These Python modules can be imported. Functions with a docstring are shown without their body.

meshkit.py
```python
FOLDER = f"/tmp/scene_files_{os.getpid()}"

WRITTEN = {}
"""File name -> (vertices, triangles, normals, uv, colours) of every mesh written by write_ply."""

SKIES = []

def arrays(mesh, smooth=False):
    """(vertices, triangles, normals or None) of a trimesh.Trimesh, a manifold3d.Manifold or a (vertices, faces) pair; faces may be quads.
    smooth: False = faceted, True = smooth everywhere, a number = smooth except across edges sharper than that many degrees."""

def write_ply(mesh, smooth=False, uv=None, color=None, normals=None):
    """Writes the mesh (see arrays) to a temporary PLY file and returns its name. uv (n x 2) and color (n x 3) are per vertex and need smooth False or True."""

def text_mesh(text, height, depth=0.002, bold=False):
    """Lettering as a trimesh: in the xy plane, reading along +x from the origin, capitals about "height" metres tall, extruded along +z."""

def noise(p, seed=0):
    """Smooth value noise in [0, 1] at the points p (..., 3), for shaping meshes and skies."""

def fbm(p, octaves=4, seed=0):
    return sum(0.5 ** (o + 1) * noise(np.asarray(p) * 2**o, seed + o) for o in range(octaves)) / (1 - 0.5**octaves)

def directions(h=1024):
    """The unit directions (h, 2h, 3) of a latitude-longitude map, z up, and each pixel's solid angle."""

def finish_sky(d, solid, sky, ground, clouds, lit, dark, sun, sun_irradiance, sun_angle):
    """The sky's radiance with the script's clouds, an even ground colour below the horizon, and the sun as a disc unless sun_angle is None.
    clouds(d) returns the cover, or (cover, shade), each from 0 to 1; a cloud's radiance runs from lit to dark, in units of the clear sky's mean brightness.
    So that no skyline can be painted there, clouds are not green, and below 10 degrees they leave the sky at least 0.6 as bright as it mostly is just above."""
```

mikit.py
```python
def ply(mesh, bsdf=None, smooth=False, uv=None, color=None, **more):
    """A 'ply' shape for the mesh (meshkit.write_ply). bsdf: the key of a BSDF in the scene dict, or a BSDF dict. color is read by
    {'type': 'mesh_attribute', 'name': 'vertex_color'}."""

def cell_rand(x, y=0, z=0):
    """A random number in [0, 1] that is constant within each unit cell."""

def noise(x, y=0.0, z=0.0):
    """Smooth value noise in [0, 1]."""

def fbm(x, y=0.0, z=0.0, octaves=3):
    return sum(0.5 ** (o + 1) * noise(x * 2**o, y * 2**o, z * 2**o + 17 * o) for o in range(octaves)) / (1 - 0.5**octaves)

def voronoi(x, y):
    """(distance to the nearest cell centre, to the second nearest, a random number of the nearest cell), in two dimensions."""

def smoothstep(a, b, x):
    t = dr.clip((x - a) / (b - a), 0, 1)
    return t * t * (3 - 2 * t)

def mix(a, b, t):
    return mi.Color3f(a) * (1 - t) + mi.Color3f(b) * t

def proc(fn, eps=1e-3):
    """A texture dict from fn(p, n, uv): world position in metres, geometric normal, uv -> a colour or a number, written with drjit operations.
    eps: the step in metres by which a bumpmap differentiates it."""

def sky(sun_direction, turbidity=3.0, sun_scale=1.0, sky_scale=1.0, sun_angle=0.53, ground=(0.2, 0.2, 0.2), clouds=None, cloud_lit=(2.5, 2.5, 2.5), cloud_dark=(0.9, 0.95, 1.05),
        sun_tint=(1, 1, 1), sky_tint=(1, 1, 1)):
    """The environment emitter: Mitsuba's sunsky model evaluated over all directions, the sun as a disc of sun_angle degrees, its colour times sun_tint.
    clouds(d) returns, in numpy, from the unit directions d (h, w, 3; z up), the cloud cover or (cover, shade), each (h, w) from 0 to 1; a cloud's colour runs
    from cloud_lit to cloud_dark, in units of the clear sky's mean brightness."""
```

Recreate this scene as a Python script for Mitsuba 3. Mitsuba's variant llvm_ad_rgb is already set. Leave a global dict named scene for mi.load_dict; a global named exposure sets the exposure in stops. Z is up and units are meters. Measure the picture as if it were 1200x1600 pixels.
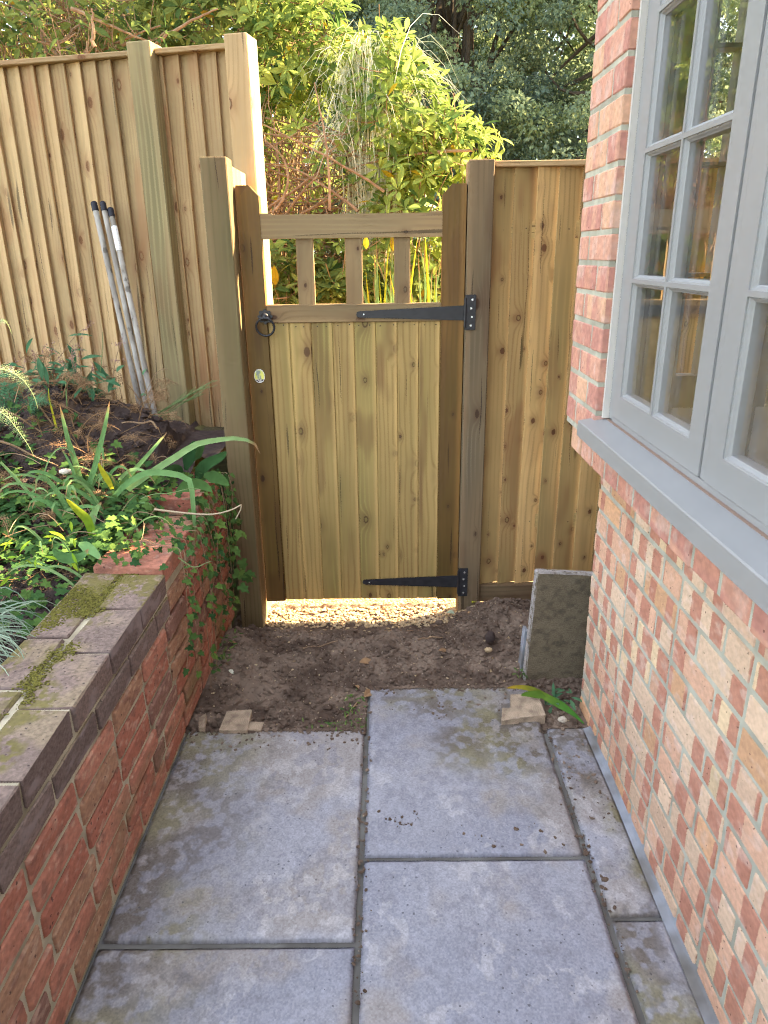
import math, numpy as np, trimesh, manifold3d, shapely, shapely.geometry as sg
import mitsuba as mi, drjit as dr, mikit, meshkit
from mikit import noise, fbm, voronoi, cell_rand, smoothstep, mix
T = mi.ScalarTransform4f
scene, labels = {'type': 'scene'}, {}

# ------------------------------------------------------------------ camera, sky, exposure
EYE = np.array([0.0, 0.0, 1.55])
scene['camera'] = {'type': 'perspective', 'fov': 56.83, 'fov_axis': 'x', 'near_clip': 0.02, 'far_clip': 600.0,
                   'to_world': T().look_at(origin=EYE.tolist(), target=(EYE + np.array([-0.0061, 0.9400, -0.3412])).tolist(), up=[0.0113, 0.3412, 0.9399])}
AZ, EL = math.radians(66), math.radians(31)
SUN = [math.sin(AZ) * math.cos(EL), math.cos(AZ) * math.cos(EL), math.sin(EL)]
scene['sky'] = mikit.sky(SUN, turbidity=3, sun_scale=1.25, sun_angle=0.8, sun_tint=(1.0, 0.95, 0.84), sky_tint=(1.08, 1.0, 0.90),
                         clouds=lambda d: 0.30 + 0.25 * meshkit.fbm(d * [2.5, 2.5, 5.0], 4, 3))
exposure = 4.6

# ------------------------------------------------------------------ materials
MAT = {}
def principled(fn, rough=0.8, bump=None, bscale=0.001, eps=1e-3, spec=0.3, **kw):
    base = fn if isinstance(fn, dict) else {'type': 'rgb', 'value': list(fn)} if isinstance(fn, (tuple, list)) else mikit.proc(fn)
    b = {'type': 'principled', 'base_color': base, 'roughness': rough, 'specular': spec, **kw}
    if bump is not None:
        b = {'type': 'bumpmap', 'tex': mikit.proc(bump, eps), 'scale': bscale, 'bsdf': b}
    return {'type': 'twosided', 'bsdf': b}

def spots(x, y, scale, p, size):
    """round specks: p is the share of cells that have one, size their radius in cells"""
    d1, d2, w = voronoi(x * scale, y * scale)
    return dr.select(w < p, 1.0, 0.0) * smoothstep(size * (0.5 + w / p), size * 0.5 * (0.5 + w / p), d1)

def decode(uv):
    si, sj = dr.floor(uv.x / 4 + 0.5), dr.floor(uv.y / 4 + 0.5)
    return si, sj, uv.x - 4 * si, uv.y - 4 * sj

def wood_fns(light, dark, knot, tint, knots=0.55, greyed=0.25, ka=5.0, kb=8.0):
    """light/dark: early and late wood; tint: what the treatment or weather adds in long patches"""
    def parts(uv):
        si, sj, a, b = decode(uv)
        off = si * 7.31 + sj * 3.17
        d1, d2, w = voronoi(a * ka + off, b * kb + off * 1.71 + 40)
        has = dr.select(w < knots, 1.0, 0.0)
        size = 0.04 + 0.08 * dr.square(dr.sin(w * 91.7))
        halo = has * dr.exp(-dr.square(d1 / (size * 2.2)))
        g = b * 85 + (fbm(a * 1.3 + off, b * 7 + off, 3.3) - 0.5) * 7 + halo * 3.0
        ring = 0.5 + 0.5 * dr.sin(g * 6.2832 * 0.55)
        ring = ring * ring * ring
        fibre = noise(a * 14 + off, b * 700, off)
        return si, sj, a, b, off, d1, has, size, halo, ring, fibre, w
    def col(p, n, uv):
        si, sj, a, b, off, d1, has, size, halo, ring, fibre, w_ = parts(uv)
        tone = cell_rand(si, sj, 5)
        c = mix(light, dark, 0.52 * ring + 0.36 * fibre * noise(a * 3, b * 60, off))
        patch = smoothstep(0.35, 0.75, fbm(a * 1.7 + off, b * 6 + off, 8.1))
        c = mix(c, mi.Color3f(tint) * (0.75 + 0.4 * ring), greyed * (0.25 + 1.1 * patch))
        c = c * (0.78 + 0.44 * tone) * (0.92 + 0.16 * noise(a * 6 + off, b * 25, 2.0))
        c = mix(c, mi.Color3f(knot) * 1.5, 0.5 * halo)
        core = has * smoothstep(size, size * 0.7, d1)
        eye = smoothstep(size * 0.62, size * 0.40, d1) * dr.select(w_ > 0.5 * knots, 1.0, 0.0)
        c = mix(c, mi.Color3f(knot) * (0.7 + 0.5 * noise(d1 * 60, off, 0.0)), 0.85 * core)
        c = mix(c, mi.Color3f(tint) * 0.75, 0.75 * core * eye)
        stain = smoothstep(0.60, 0.78, fbm(a * 3.1 + off, b * 14 + off, 6.0, 2)) * noise(a * 0.9, off, 2.0)
        c = mix(c, mi.Color3f(knot) * 2.0, 0.75 * stain)
        c = mix(c, mi.Color3f(light) * 1.25, 0.5 * smoothstep(0.018, 0.040, b * dr.select(tone > 0.5, 1.0, -1.0)))
        check = smoothstep(0.90, 0.96, noise(a * 2.2 + off, b * 95 + 3 * fbm(a * 3, off, 1.0, 2), 9.0))
        return c * (1 - 0.6 * check)
    def bump(p, n, uv):
        si, sj, a, b, off, d1, has, size, halo, ring, fibre, w_ = parts(uv)
        return 0.6 * ring + 0.5 * fibre + 0.5 * noise(a * 60, b * 300, off)
    return col, bump

for key, args, rough in (
    ('gate_wood', ((0.51, 0.340, 0.130), (0.20, 0.112, 0.032), (0.075, 0.036, 0.015), (0.325, 0.252, 0.084), 0.52, 0.7), 0.55),
    ('stile_wood', ((0.225, 0.118, 0.034), (0.105, 0.045, 0.012), (0.050, 0.023, 0.010), (0.125, 0.085, 0.024), 0.45, 0.55), 0.5),
    ('rail_wood', ((0.33, 0.215, 0.105), (0.155, 0.092, 0.040), (0.07, 0.033, 0.017), (0.24, 0.180, 0.095), 0.40, 0.5), 0.65),
    ('fence_wood', ((0.45, 0.305, 0.158), (0.25, 0.143, 0.057), (0.15, 0.064, 0.028), (0.38, 0.275, 0.140), 0.60, 0.5, 4.5, 7.0), 0.75),
    ('panel_wood', ((0.62, 0.400, 0.170), (0.29, 0.155, 0.055), (0.115, 0.046, 0.021), (0.42, 0.300, 0.120), 0.72, 0.55, 7.0, 9.0), 0.68),
    ('post_wood', ((0.178, 0.126, 0.064), (0.092, 0.063, 0.028), (0.08, 0.045, 0.024), (0.122, 0.100, 0.046), 0.16, 0.75, 2.5, 9.0), 0.8),
    ('fence_post_wood', ((0.30, 0.222, 0.115), (0.185, 0.130, 0.058), (0.12, 0.066, 0.034), (0.21, 0.175, 0.088), 0.14, 0.7, 2.5, 9.0), 0.8),
    ('brown_post_wood', ((0.22, 0.148, 0.080), (0.110, 0.068, 0.035), (0.055, 0.028, 0.016), (0.145, 0.112, 0.070), 0.30, 0.7, 4.0, 9.0), 0.8)):
    c_, b_ = wood_fns(*args)
    MAT[key] = principled(c_, rough, b_, 0.0007, 4e-4, spec=0.25)

def endgrain(p, n, uv):
    si, sj, a, b = decode(uv)
    r = dr.sqrt(dr.square(a + 0.012) + dr.square(b - 0.006)) + 0.004 * noise(a * 60, b * 60, si)
    ring = 0.5 + 0.5 * dr.sin(r * 1100)
    return mix((0.42, 0.325, 0.235), (0.26, 0.185, 0.125), 0.45 * ring) * (0.5 + 0.8 * fbm(a * 50, b * 50, 1.0))
MAT['end_grain'] = principled(endgrain, 0.85)

def house_brick(p, n, uv):
    si, sj, a, b = decode(uv)
    r = cell_rand(si, sj, 1); r2 = cell_rand(si, sj, 2); r3 = cell_rand(si, sj, 3)
    c = mix((0.52, 0.305, 0.205), (0.58, 0.410, 0.285), smoothstep(0.25, 0.9, r))
    c = dr.select(r2 > 0.86, mi.Color3f(0.55, 0.40, 0.25), c)
    c = dr.select(r2 < 0.07, mi.Color3f(0.53, 0.30, 0.170), c)
    c = c * (0.86 + 0.26 * cell_rand(si, sj, 9))
    q = dr.abs(dr.abs(a + 0.05 * (r - 0.5)) - 0.050 - 0.012 * r3)
    wob = 0.05 * (noise(p.x * 90, p.y * 90, p.z * 90) - 0.5)
    k = smoothstep(0.0, 0.004, 0.022 + 0.016 * r2 - q + 0.06 * wob) * smoothstep(0.0345, 0.0295, dr.abs(b) + 0.03 * wob)
    k = k * dr.select(cell_rand(si, sj, dr.select(a > 0, 7.0, 8.0)) > 0.22, 1.0, 0.0)
    darkred = mix((0.35, 0.140, 0.092), (0.43, 0.200, 0.138), noise(a * 25, b * 40, r * 50))
    c = mix(c, darkred, 0.92 * k)
    c = mix(c, mi.Color3f(0.60, 0.47, 0.40), 0.35 * smoothstep(0.54, 0.74, fbm(p.x * 22 + r * 9, p.y * 22, p.z * 30)))
    c = c * (0.78 + 0.44 * fbm(p.x * 110, p.y * 110, p.z * 110))
    return mix(c, mi.Color3f(0.10, 0.055, 0.04), 0.7 * spots(p.y, p.z, 48.0, 0.16, 0.12))
def pier_brick(p, n, uv):
    si, sj, a, b = decode(uv)
    r = cell_rand(si, sj, 1); r2 = cell_rand(si, sj, 2)
    c = mix((0.44, 0.205, 0.145), (0.50, 0.265, 0.190), r)
    c = dr.select(r2 > 0.72, mi.Color3f(0.54, 0.315, 0.205), c)
    k = smoothstep(0.46, 0.60, noise(a * 20 + r * 9.7, si * 3.1 + 0.37, sj * 1.7 + 0.11 + b * 2))
    c = mix(c, mi.Color3f(0.38, 0.165, 0.135), 0.7 * k)
    c = mix(c, mi.Color3f(0.50, 0.345, 0.29), 0.6 * smoothstep(0.52, 0.74, fbm(p.x * 20 + r * 9, p.y * 35, p.z * 16)))
    c = c * (0.74 + 0.5 * fbm(p.x * 80, p.y * 80, p.z * 80))
    return mix(c, mi.Color3f(0.10, 0.05, 0.04), 0.7 * spots(p.y, p.z, 45.0, 0.12, 0.12))
def brick_bump(p, n, uv):
    return 0.7 * fbm(p.x * 130, p.y * 130, p.z * 130) + 1.0 * fbm(p.x * 30, p.y * 30, p.z * 30)
MAT['house_brick'] = principled(house_brick, 0.85, brick_bump, 0.0022, 5e-4)
MAT['pier_brick'] = principled(pier_brick, 0.85, brick_bump, 0.0025, 5e-4)

def red_brick(p, n, uv):
    si, sj, a, b = decode(uv)
    r = cell_rand(si, sj, 1); r2 = cell_rand(si, sj, 2)
    c = mix((0.315, 0.110, 0.070), (0.40, 0.165, 0.108), r)
    c = dr.select(r2 > 0.80, mi.Color3f(0.33, 0.175, 0.105), c)
    c = dr.select(r2 < 0.12, mi.Color3f(0.215, 0.110, 0.082), c)
    f = fbm(p.x * 26, p.y * 26 + r * 5, p.z * 32, 4)
    c = mix(c, mi.Color3f(0.20, 0.090, 0.066), 0.7 * smoothstep(0.53, 0.72, f))
    c = mix(c, mi.Color3f(0.50, 0.34, 0.25), 0.40 * smoothstep(0.54, 0.76, fbm(p.x * 45 + 9, p.y * 40, p.z * 60)))
    c = c * (0.68 + 0.64 * fbm(p.x * 120, p.y * 120, p.z * 120))
    moss = smoothstep(0.50, 0.68, fbm(p.x * 9 + 3, p.y * 5, p.z * 11)) * smoothstep(0.42, 0.10, p.z + 0.25 * noise(p.y * 6, p.z * 6, 1.0))
    c = mix(c, mi.Color3f(0.15, 0.125, 0.060), 0.55 * moss)
    return mix(c, mi.Color3f(0.05, 0.03, 0.025), 0.8 * spots(p.y + p.x, p.z, 42.0, 0.16, 0.15))
MAT['red_brick'] = principled(red_brick, 0.85, brick_bump, 0.0035, 5e-4)

def mossmask(p):
    return smoothstep(0.40, 0.60, fbm(p.x * 9, p.y * 6, 1.0, 4) + 0.34 * smoothstep(1.25, 2.0, p.y) - 0.20 + 0.22 * dr.exp(-dr.square((p.x + 0.84) / 0.05)))
def coping_brick(p, n, uv):
    si, sj, a, b = decode(uv)
    r = cell_rand(si, sj, 1)
    c = mix((0.130, 0.090, 0.078), (0.180, 0.122, 0.102), r)
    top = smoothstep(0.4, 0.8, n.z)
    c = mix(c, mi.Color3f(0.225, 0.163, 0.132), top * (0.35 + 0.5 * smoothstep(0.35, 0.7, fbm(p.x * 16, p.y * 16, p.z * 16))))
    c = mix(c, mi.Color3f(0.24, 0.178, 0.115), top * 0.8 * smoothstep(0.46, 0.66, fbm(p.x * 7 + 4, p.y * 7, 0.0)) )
    c = c * (0.5 + 1.0 * fbm(p.x * 150, p.y * 150, p.z * 150))
    c = mix(c, mi.Color3f(0.055, 0.040, 0.040), 0.85 * spots(p.x * 0.9, p.y, 60.0, 0.30, 0.16) * top)
    c = mix(c, mi.Color3f(0.26, 0.20, 0.19), (1 - top) * 0.6 * smoothstep(0.5, 0.72, fbm(p.x * 20, p.y * 14, p.z * 30)))
    g = mix((0.085, 0.070, 0.024), (0.20, 0.165, 0.045), fbm(p.x * 110, p.y * 110, p.z * 110))
    return mix(c, g, 0.85 * top * mossmask(p) * smoothstep(0.30, 0.55, fbm(p.x * 60, p.y * 60, 2.0)))
MAT['coping_brick'] = principled(coping_brick, 0.9, brick_bump, 0.0045, 5e-4)

def mortar_fn(base, dark):
    def fn(p, n, uv):
        f = fbm(p.x * 40, p.y * 40, p.z * 40)
        c = mix(base, dark, smoothstep(0.40, 0.72, fbm(p.x * 9 + 5, p.y * 9, p.z * 9)))
        return c * (0.75 + 0.45 * f)
    return fn
mbump = lambda p, n, uv: fbm(p.x * 150, p.y * 150, p.z * 150) + fbm(p.x * 40, p.y * 40, p.z * 40)
MAT['pale_mortar'] = principled(mortar_fn((0.385, 0.37, 0.295), (0.30, 0.285, 0.225)), 0.95, mbump, 0.003, 5e-4)
MAT['old_mortar'] = principled(mortar_fn((0.46, 0.40, 0.285), (0.24, 0.20, 0.135)), 0.95, mbump, 0.005, 5e-4)
MAT['paving_joint'] = principled(mortar_fn((0.17, 0.165, 0.155), (0.115, 0.108, 0.10)), 0.95, mbump, 0.003, 5e-4)
MAT['fillet_mortar'] = principled(mortar_fn((0.29, 0.31, 0.355), (0.17, 0.16, 0.15)), 0.9, mbump, 0.002, 5e-4)

def slab(p, n, uv):
    si, sj, a, b = decode(uv)
    o = si * 3.7 + sj * 1.9
    x, y = p.x + o, p.y + o * 0.7
    w1 = fbm(x * 3.1, y * 3.1, 1.0, 4); w2 = fbm(x * 10 + 2 * w1, y * 10 + 2 * w1, 4.0, 5)
    c = mix((0.262, 0.266, 0.318), (0.312, 0.312, 0.356), smoothstep(0.3, 0.7, w1))
    c = mix(c, mi.Color3f(0.300, 0.268, 0.250), 0.75 * smoothstep(0.44, 0.60, fbm(x * 5 + 7, y * 5, 2.0, 4)))
    c = mix(c, mi.Color3f(0.47, 0.455, 0.47), 0.40 * smoothstep(0.535, 0.59, w2) * smoothstep(0.46, 0.56, fbm(x * 34, y * 24, 9.0, 4)))
    c = mix(c, mi.Color3f(0.225, 0.222, 0.265), 0.5 * smoothstep(0.53, 0.585, fbm(x * 13 + 3, y * 13 + 9, 6.0, 5)) * smoothstep(0.40, 0.52, fbm(x * 48, y * 40, 4.0)))
    # algae and dirt: along the retaining wall, in the damp corner by the house, and round the soil's edge
    dirt = smoothstep(0.42, 0.0, (p.x + 0.70) + 0.25 * (fbm(p.x * 7, p.y * 7, 3.0) - 0.5))
    dirt = dr.maximum(dirt * 0.9, smoothstep(0.34, 0.05, dr.sqrt(dr.square((p.x - 0.42) / 1.3) + dr.square(p.y - 2.02)) + 0.25 * (fbm(p.x * 9, p.y * 9, 8.0) - 0.5)))
    dirt = dr.maximum(dirt, 0.9 * smoothstep(0.28, 0.06, dr.sqrt(dr.square((p.x - 0.22) / 1.5) + dr.square(p.y - 2.27)) + 0.2 * (fbm(p.x * 11, p.y * 11, 5.0) - 0.5)))
    dirt = dr.maximum(dirt, smoothstep(0.525, 0.545, p.x) * 0.9 * smoothstep(0.28, 0.52, fbm(p.x * 7 + 2, p.y * 5.5, 8.0)))
    grime = mix((0.130, 0.108, 0.088), (0.195, 0.175, 0.100), smoothstep(0.35, 0.62, fbm(p.x * 6 + 11, p.y * 6, 2.0)))
    c = mix(c, grime, dirt * (0.35 + 0.65 * smoothstep(0.35, 0.60, fbm(p.x * 38, p.y * 38, 1.0))))
    grain = fbm(p.x * 230, p.y * 230, 2.0, 2)
    c = c * (0.76 + 0.46 * grain) * (0.86 + 0.28 * fbm(x * 60, y * 45, 3.0))
    blobs = spots(p.x + 0.02 * w2, p.y, 70.0, 0.10, 0.20) * smoothstep(0.50, 0.66, fbm(x * 4.5, y * 4.5 + 5, 7.0))
    return mix(c, mi.Color3f(0.06, 0.06, 0.075), 0.65 * blobs)
def slab_bump(p, n, uv):
    si, sj, a, b = decode(uv)
    o = si * 3.7 + sj * 1.9
    r = fbm(p.x * 11 + o, p.y * 9 + o, 2.0, 4)
    ridge = 1 - dr.abs(2 * fbm(p.x * 19 + o, p.y * 15, 5.0, 3) - 1)
    return 1.6 * r + 0.7 * ridge + 0.30 * fbm(p.x * 160, p.y * 160, 1.0, 2)
MAT['paving_stone'] = principled(slab, 0.62, slab_bump, 0.0040, 8e-4, spec=0.4)

def concrete(p, n, uv):
    c = mix((0.125, 0.098, 0.062), (0.185, 0.148, 0.098), fbm(p.x * 14, p.y * 14, p.z * 14, 4))
    c = mix(c, mi.Color3f(0.07, 0.057, 0.040), 0.6 * smoothstep(0.45, 0.75, fbm(p.x * 40, p.y * 40, p.z * 40, 4)))
    edge = smoothstep(0.55, 0.85, n.z) + smoothstep(-0.55, -0.85, n.x)  # top and left faces coloured paler, as the light makes them
    pale = mix((0.37, 0.34, 0.32), (0.25, 0.225, 0.21), fbm(p.x * 40, p.y * 40, p.z * 40))
    return mix(c, pale, dr.clip(edge, 0, 1) * smoothstep(0.25, 0.45, fbm(p.x * 60, p.y * 60, p.z * 60))) * (0.75 + 0.5 * noise(p.x * 260, p.y * 260, p.z * 260))
MAT['stained_concrete'] = principled(concrete, 0.95, mbump, 0.004, 5e-4)

def soil(p, n, uv):
    f = fbm(p.x * 60, p.y * 60, p.z * 60, 4)
    c = mix((0.092, 0.064, 0.048), (0.185, 0.134, 0.103), f)
    c = mix(c, mi.Color3f(0.255, 0.190, 0.146), 0.7 * smoothstep(0.46, 0.66, fbm(p.x * 6, p.y * 8, 4.0, 4)))
    c = mix(c, mi.Color3f(0.070, 0.047, 0.036), 0.6 * smoothstep(0.5, 0.7, fbm(p.x * 14 + 3, p.y * 14, 1.0)))
    bits = spots(p.x, p.y, 70.0, 0.12, 0.2)
    return mix(c, mi.Color3f(0.40, 0.32, 0.25), 0.7 * bits)
soil_bump = lambda p, n, uv: fbm(p.x * 90, p.y * 90, p.z * 90, 4) + 0.3 * noise(p.x * 300, p.y * 300, p.z * 300)
MAT['soil'] = principled(soil, 1.0, soil_bump, 0.008, 5e-4, spec=0.1)
def peat(p, n, uv):
    f = fbm(p.x * 50, p.y * 50, p.z * 50, 4)
    c = mix((0.040, 0.029, 0.028), (0.100, 0.074, 0.066), f)
    return mix(c, mi.Color3f(0.16, 0.105, 0.07), 0.7 * smoothstep(0.58, 0.72, fbm(p.x * 12, p.y * 12, p.z * 40)))
MAT['peat'] = principled(peat, 1.0, soil_bump, 0.010, 5e-4, spec=0.1)
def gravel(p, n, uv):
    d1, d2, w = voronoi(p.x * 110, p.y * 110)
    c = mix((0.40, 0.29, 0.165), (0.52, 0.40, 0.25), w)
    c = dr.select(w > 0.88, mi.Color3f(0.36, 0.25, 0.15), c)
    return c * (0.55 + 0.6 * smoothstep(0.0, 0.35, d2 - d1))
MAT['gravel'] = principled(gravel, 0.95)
def pebble(p, n, uv):
    return mix(mix((0.38, 0.275, 0.155), (0.55, 0.43, 0.28), uv.x), (0.26, 0.17, 0.10), dr.select(uv.y > 0.88, 0.8, 0.0))
MAT['pebble'] = principled(pebble, 0.9)
def turf(p, n, uv):
    return mix((0.07, 0.09, 0.030), (0.15, 0.12, 0.06), smoothstep(0.35, 0.65, fbm(p.x * 0.9, p.y * 0.9, 1.0, 4))) * (0.6 + 0.8 * fbm(p.x * 20, p.y * 20, 2.0))
MAT['turf'] = principled(turf, 1.0, spec=0.1)

def paint(p, n, uv):
    c = mix((0.222, 0.221, 0.223), (0.252, 0.250, 0.250), fbm(p.x * 9, p.y * 9, p.z * 5))
    c = mix(c, mi.Color3f(0.30, 0.275, 0.24), 0.5 * smoothstep(0.4, 0.8, n.z) * smoothstep(0.42, 0.62, fbm(p.x * 24, p.y * 12, 3.0)))
    spot = spots(p.x, p.y, 28.0, 0.07, 0.10) * smoothstep(0.5, 0.9, n.z)
    return mix(c, mi.Color3f(0.60, 0.60, 0.58), 0.6 * spot)
MAT['grey_paint'] = principled(paint, 0.38, lambda p, n, uv: fbm(p.x * 45, p.y * 45, p.z * 8), 0.00025, 1e-3, spec=0.5)
MAT['white_sealant'] = principled((0.50, 0.47, 0.43), 0.6)
MAT['sill_joint'] = principled((0.20, 0.135, 0.105), 0.9)
MAT['room_paint'] = principled((0.36, 0.34, 0.31), 0.9)
MAT['roof_tile'] = principled(lambda p, n, uv: mix((0.22, 0.09, 0.06), (0.30, 0.14, 0.09), noise(p.x * 3, p.y * 6, p.z * 9)), 0.9)
MAT['glass'] = {'type': 'thindielectric', 'int_ior': 1.5}
MAT['black_iron'] = principled(lambda p, n, uv: mix((0.012, 0.012, 0.015), (0.03, 0.03, 0.035), fbm(p.x * 60, p.y * 60, p.z * 60)), 0.42, lambda p, n, uv: fbm(p.x * 160, p.y * 160, p.z * 160), 0.0006, 5e-4, spec=0.5)
MAT['zinc'] = {'type': 'roughconductor', 'material': 'Al', 'alpha': 0.35}
def polefn(p, n, uv):
    c = mix((0.36, 0.33, 0.295), (0.235, 0.205, 0.175), smoothstep(0.35, 0.65, fbm(p.x * 30, p.y * 30, p.z * 7)))
    return mix(c, mi.Color3f(0.09, 0.075, 0.06), 0.8 * smoothstep(0.66, 0.72, fbm(p.x * 50, p.y * 50, p.z * 24)))
MAT['weathered_pole'] = principled(polefn, 0.6)
MAT['black_cap'] = principled((0.014, 0.014, 0.022), 0.5)
def stickerfn(p, n, uv):
    line = smoothstep(0.45, 0.55, noise(p.z * 420 + p.x * 60, 3.0, 1.0)) * smoothstep(0.45, 0.5, noise(p.x * 900, p.z * 90, 2.0))
    return mix((0.75, 0.75, 0.74), (0.35, 0.35, 0.37), 0.6 * line)
MAT['sticker'] = principled(stickerfn, 0.5)

def badgefn(p, n, uv):
    x, z = (p.x + 0.535) / 0.0225, (p.z - 1.076) / 0.029
    fig = smoothstep(0.42, 0.34, dr.abs(x + 0.12 + 0.10 * dr.sin(z * 5))) * smoothstep(-0.62, -0.5, z) * smoothstep(0.9, 0.75, z)
    c = mix((0.80, 0.80, 0.20), (0.34, 0.40, 0.33), fig * (0.45 + 0.55 * smoothstep(0.42, 0.58, noise(x * 5, z * 5, 3.0))))
    band = smoothstep(-0.42, -0.52, z)
    c = mix(c, mix((0.55, 0.50, 0.48), (0.06, 0.07, 0.09), smoothstep(0.50, 0.62, noise(x * 4.3 + 2, z * 9, 1.0))), band)
    return mix(c, mi.Color3f(0.78, 0.76, 0.70), smoothstep(0.86, 0.93, dr.sqrt(x * x + z * z)))
MAT['badge'] = principled(badgefn, 0.35)

def leafmat(key, c1, c2, rough=0.45, trans=0.7, c3=None, tip=None):
    def fn(p, n, uv):
        t = uv.x
        c = mix(c1, c2, t)
        if c3 is not None:
            c = mix(c, c3, smoothstep(0.93, 0.96, t))
        if tip is not None:
            c = mix(c, tip, smoothstep(0.90, 0.99, uv.y + 0.05 * noise(p.x * 90, p.y * 90, p.z * 90)))
        return c * (0.84 + 0.32 * noise(p.x * 60, p.y * 60, p.z * 60))
    MAT[key] = {'type': 'principledthin', 'base_color': mikit.proc(fn), 'roughness': rough, 'diff_trans': trans, 'eta': 1.45}
leafmat('glossy_leaf', (0.080, 0.150, 0.045), (0.48, 0.58, 0.135), 0.24, 1.0, (0.55, 0.38, 0.03))
leafmat('shrub_leaf', (0.070, 0.125, 0.040), (0.33, 0.36, 0.090), 0.45, 0.85, (0.40, 0.25, 0.03))
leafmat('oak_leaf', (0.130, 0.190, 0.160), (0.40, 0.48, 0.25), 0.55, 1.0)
leafmat('ivy_leaf', (0.035, 0.090, 0.034), (0.17, 0.27, 0.060), 0.42, 0.4, (0.40, 0.36, 0.04))
leafmat('strap_leaf', (0.13, 0.27, 0.095), (0.30, 0.44, 0.18), 0.42, 0.5, tip=(0.36, 0.22, 0.11))
leafmat('yellow_leaf', (0.22, 0.38, 0.035), (0.66, 0.60, 0.05), 0.45, 0.6)
leafmat('fern_green', (0.06, 0.15, 0.075), (0.13, 0.25, 0.13), 0.6, 0.5)
leafmat('fern_pale', (0.30, 0.40, 0.17), (0.48, 0.55, 0.30), 0.6, 0.5)
leafmat('dead_leaf', (0.17, 0.095, 0.050), (0.40, 0.255, 0.145), 0.8, 0.3)
leafmat('grey_grass', (0.22, 0.32, 0.23), (0.45, 0.53, 0.40), 0.5, 0.4)
leafmat('straw_grass', (0.55, 0.60, 0.40), (0.80, 0.80, 0.68), 0.5, 0.6)
leafmat('seed_head', (0.30, 0.17, 0.15), (0.46, 0.30, 0.25), 0.8, 0.3)
leafmat('moss', (0.085, 0.080, 0.022), (0.20, 0.175, 0.045), 0.9, 0.3)
leafmat('flag_leaf', (0.07, 0.20, 0.035), (0.55, 0.33, 0.035), 0.45, 0.5)
MAT['twig'] = principled(lambda p, n, uv: mix((0.20, 0.115, 0.065), (0.36, 0.25, 0.155), noise(p.x * 30, p.y * 30, p.z * 30)), 0.9)
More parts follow.
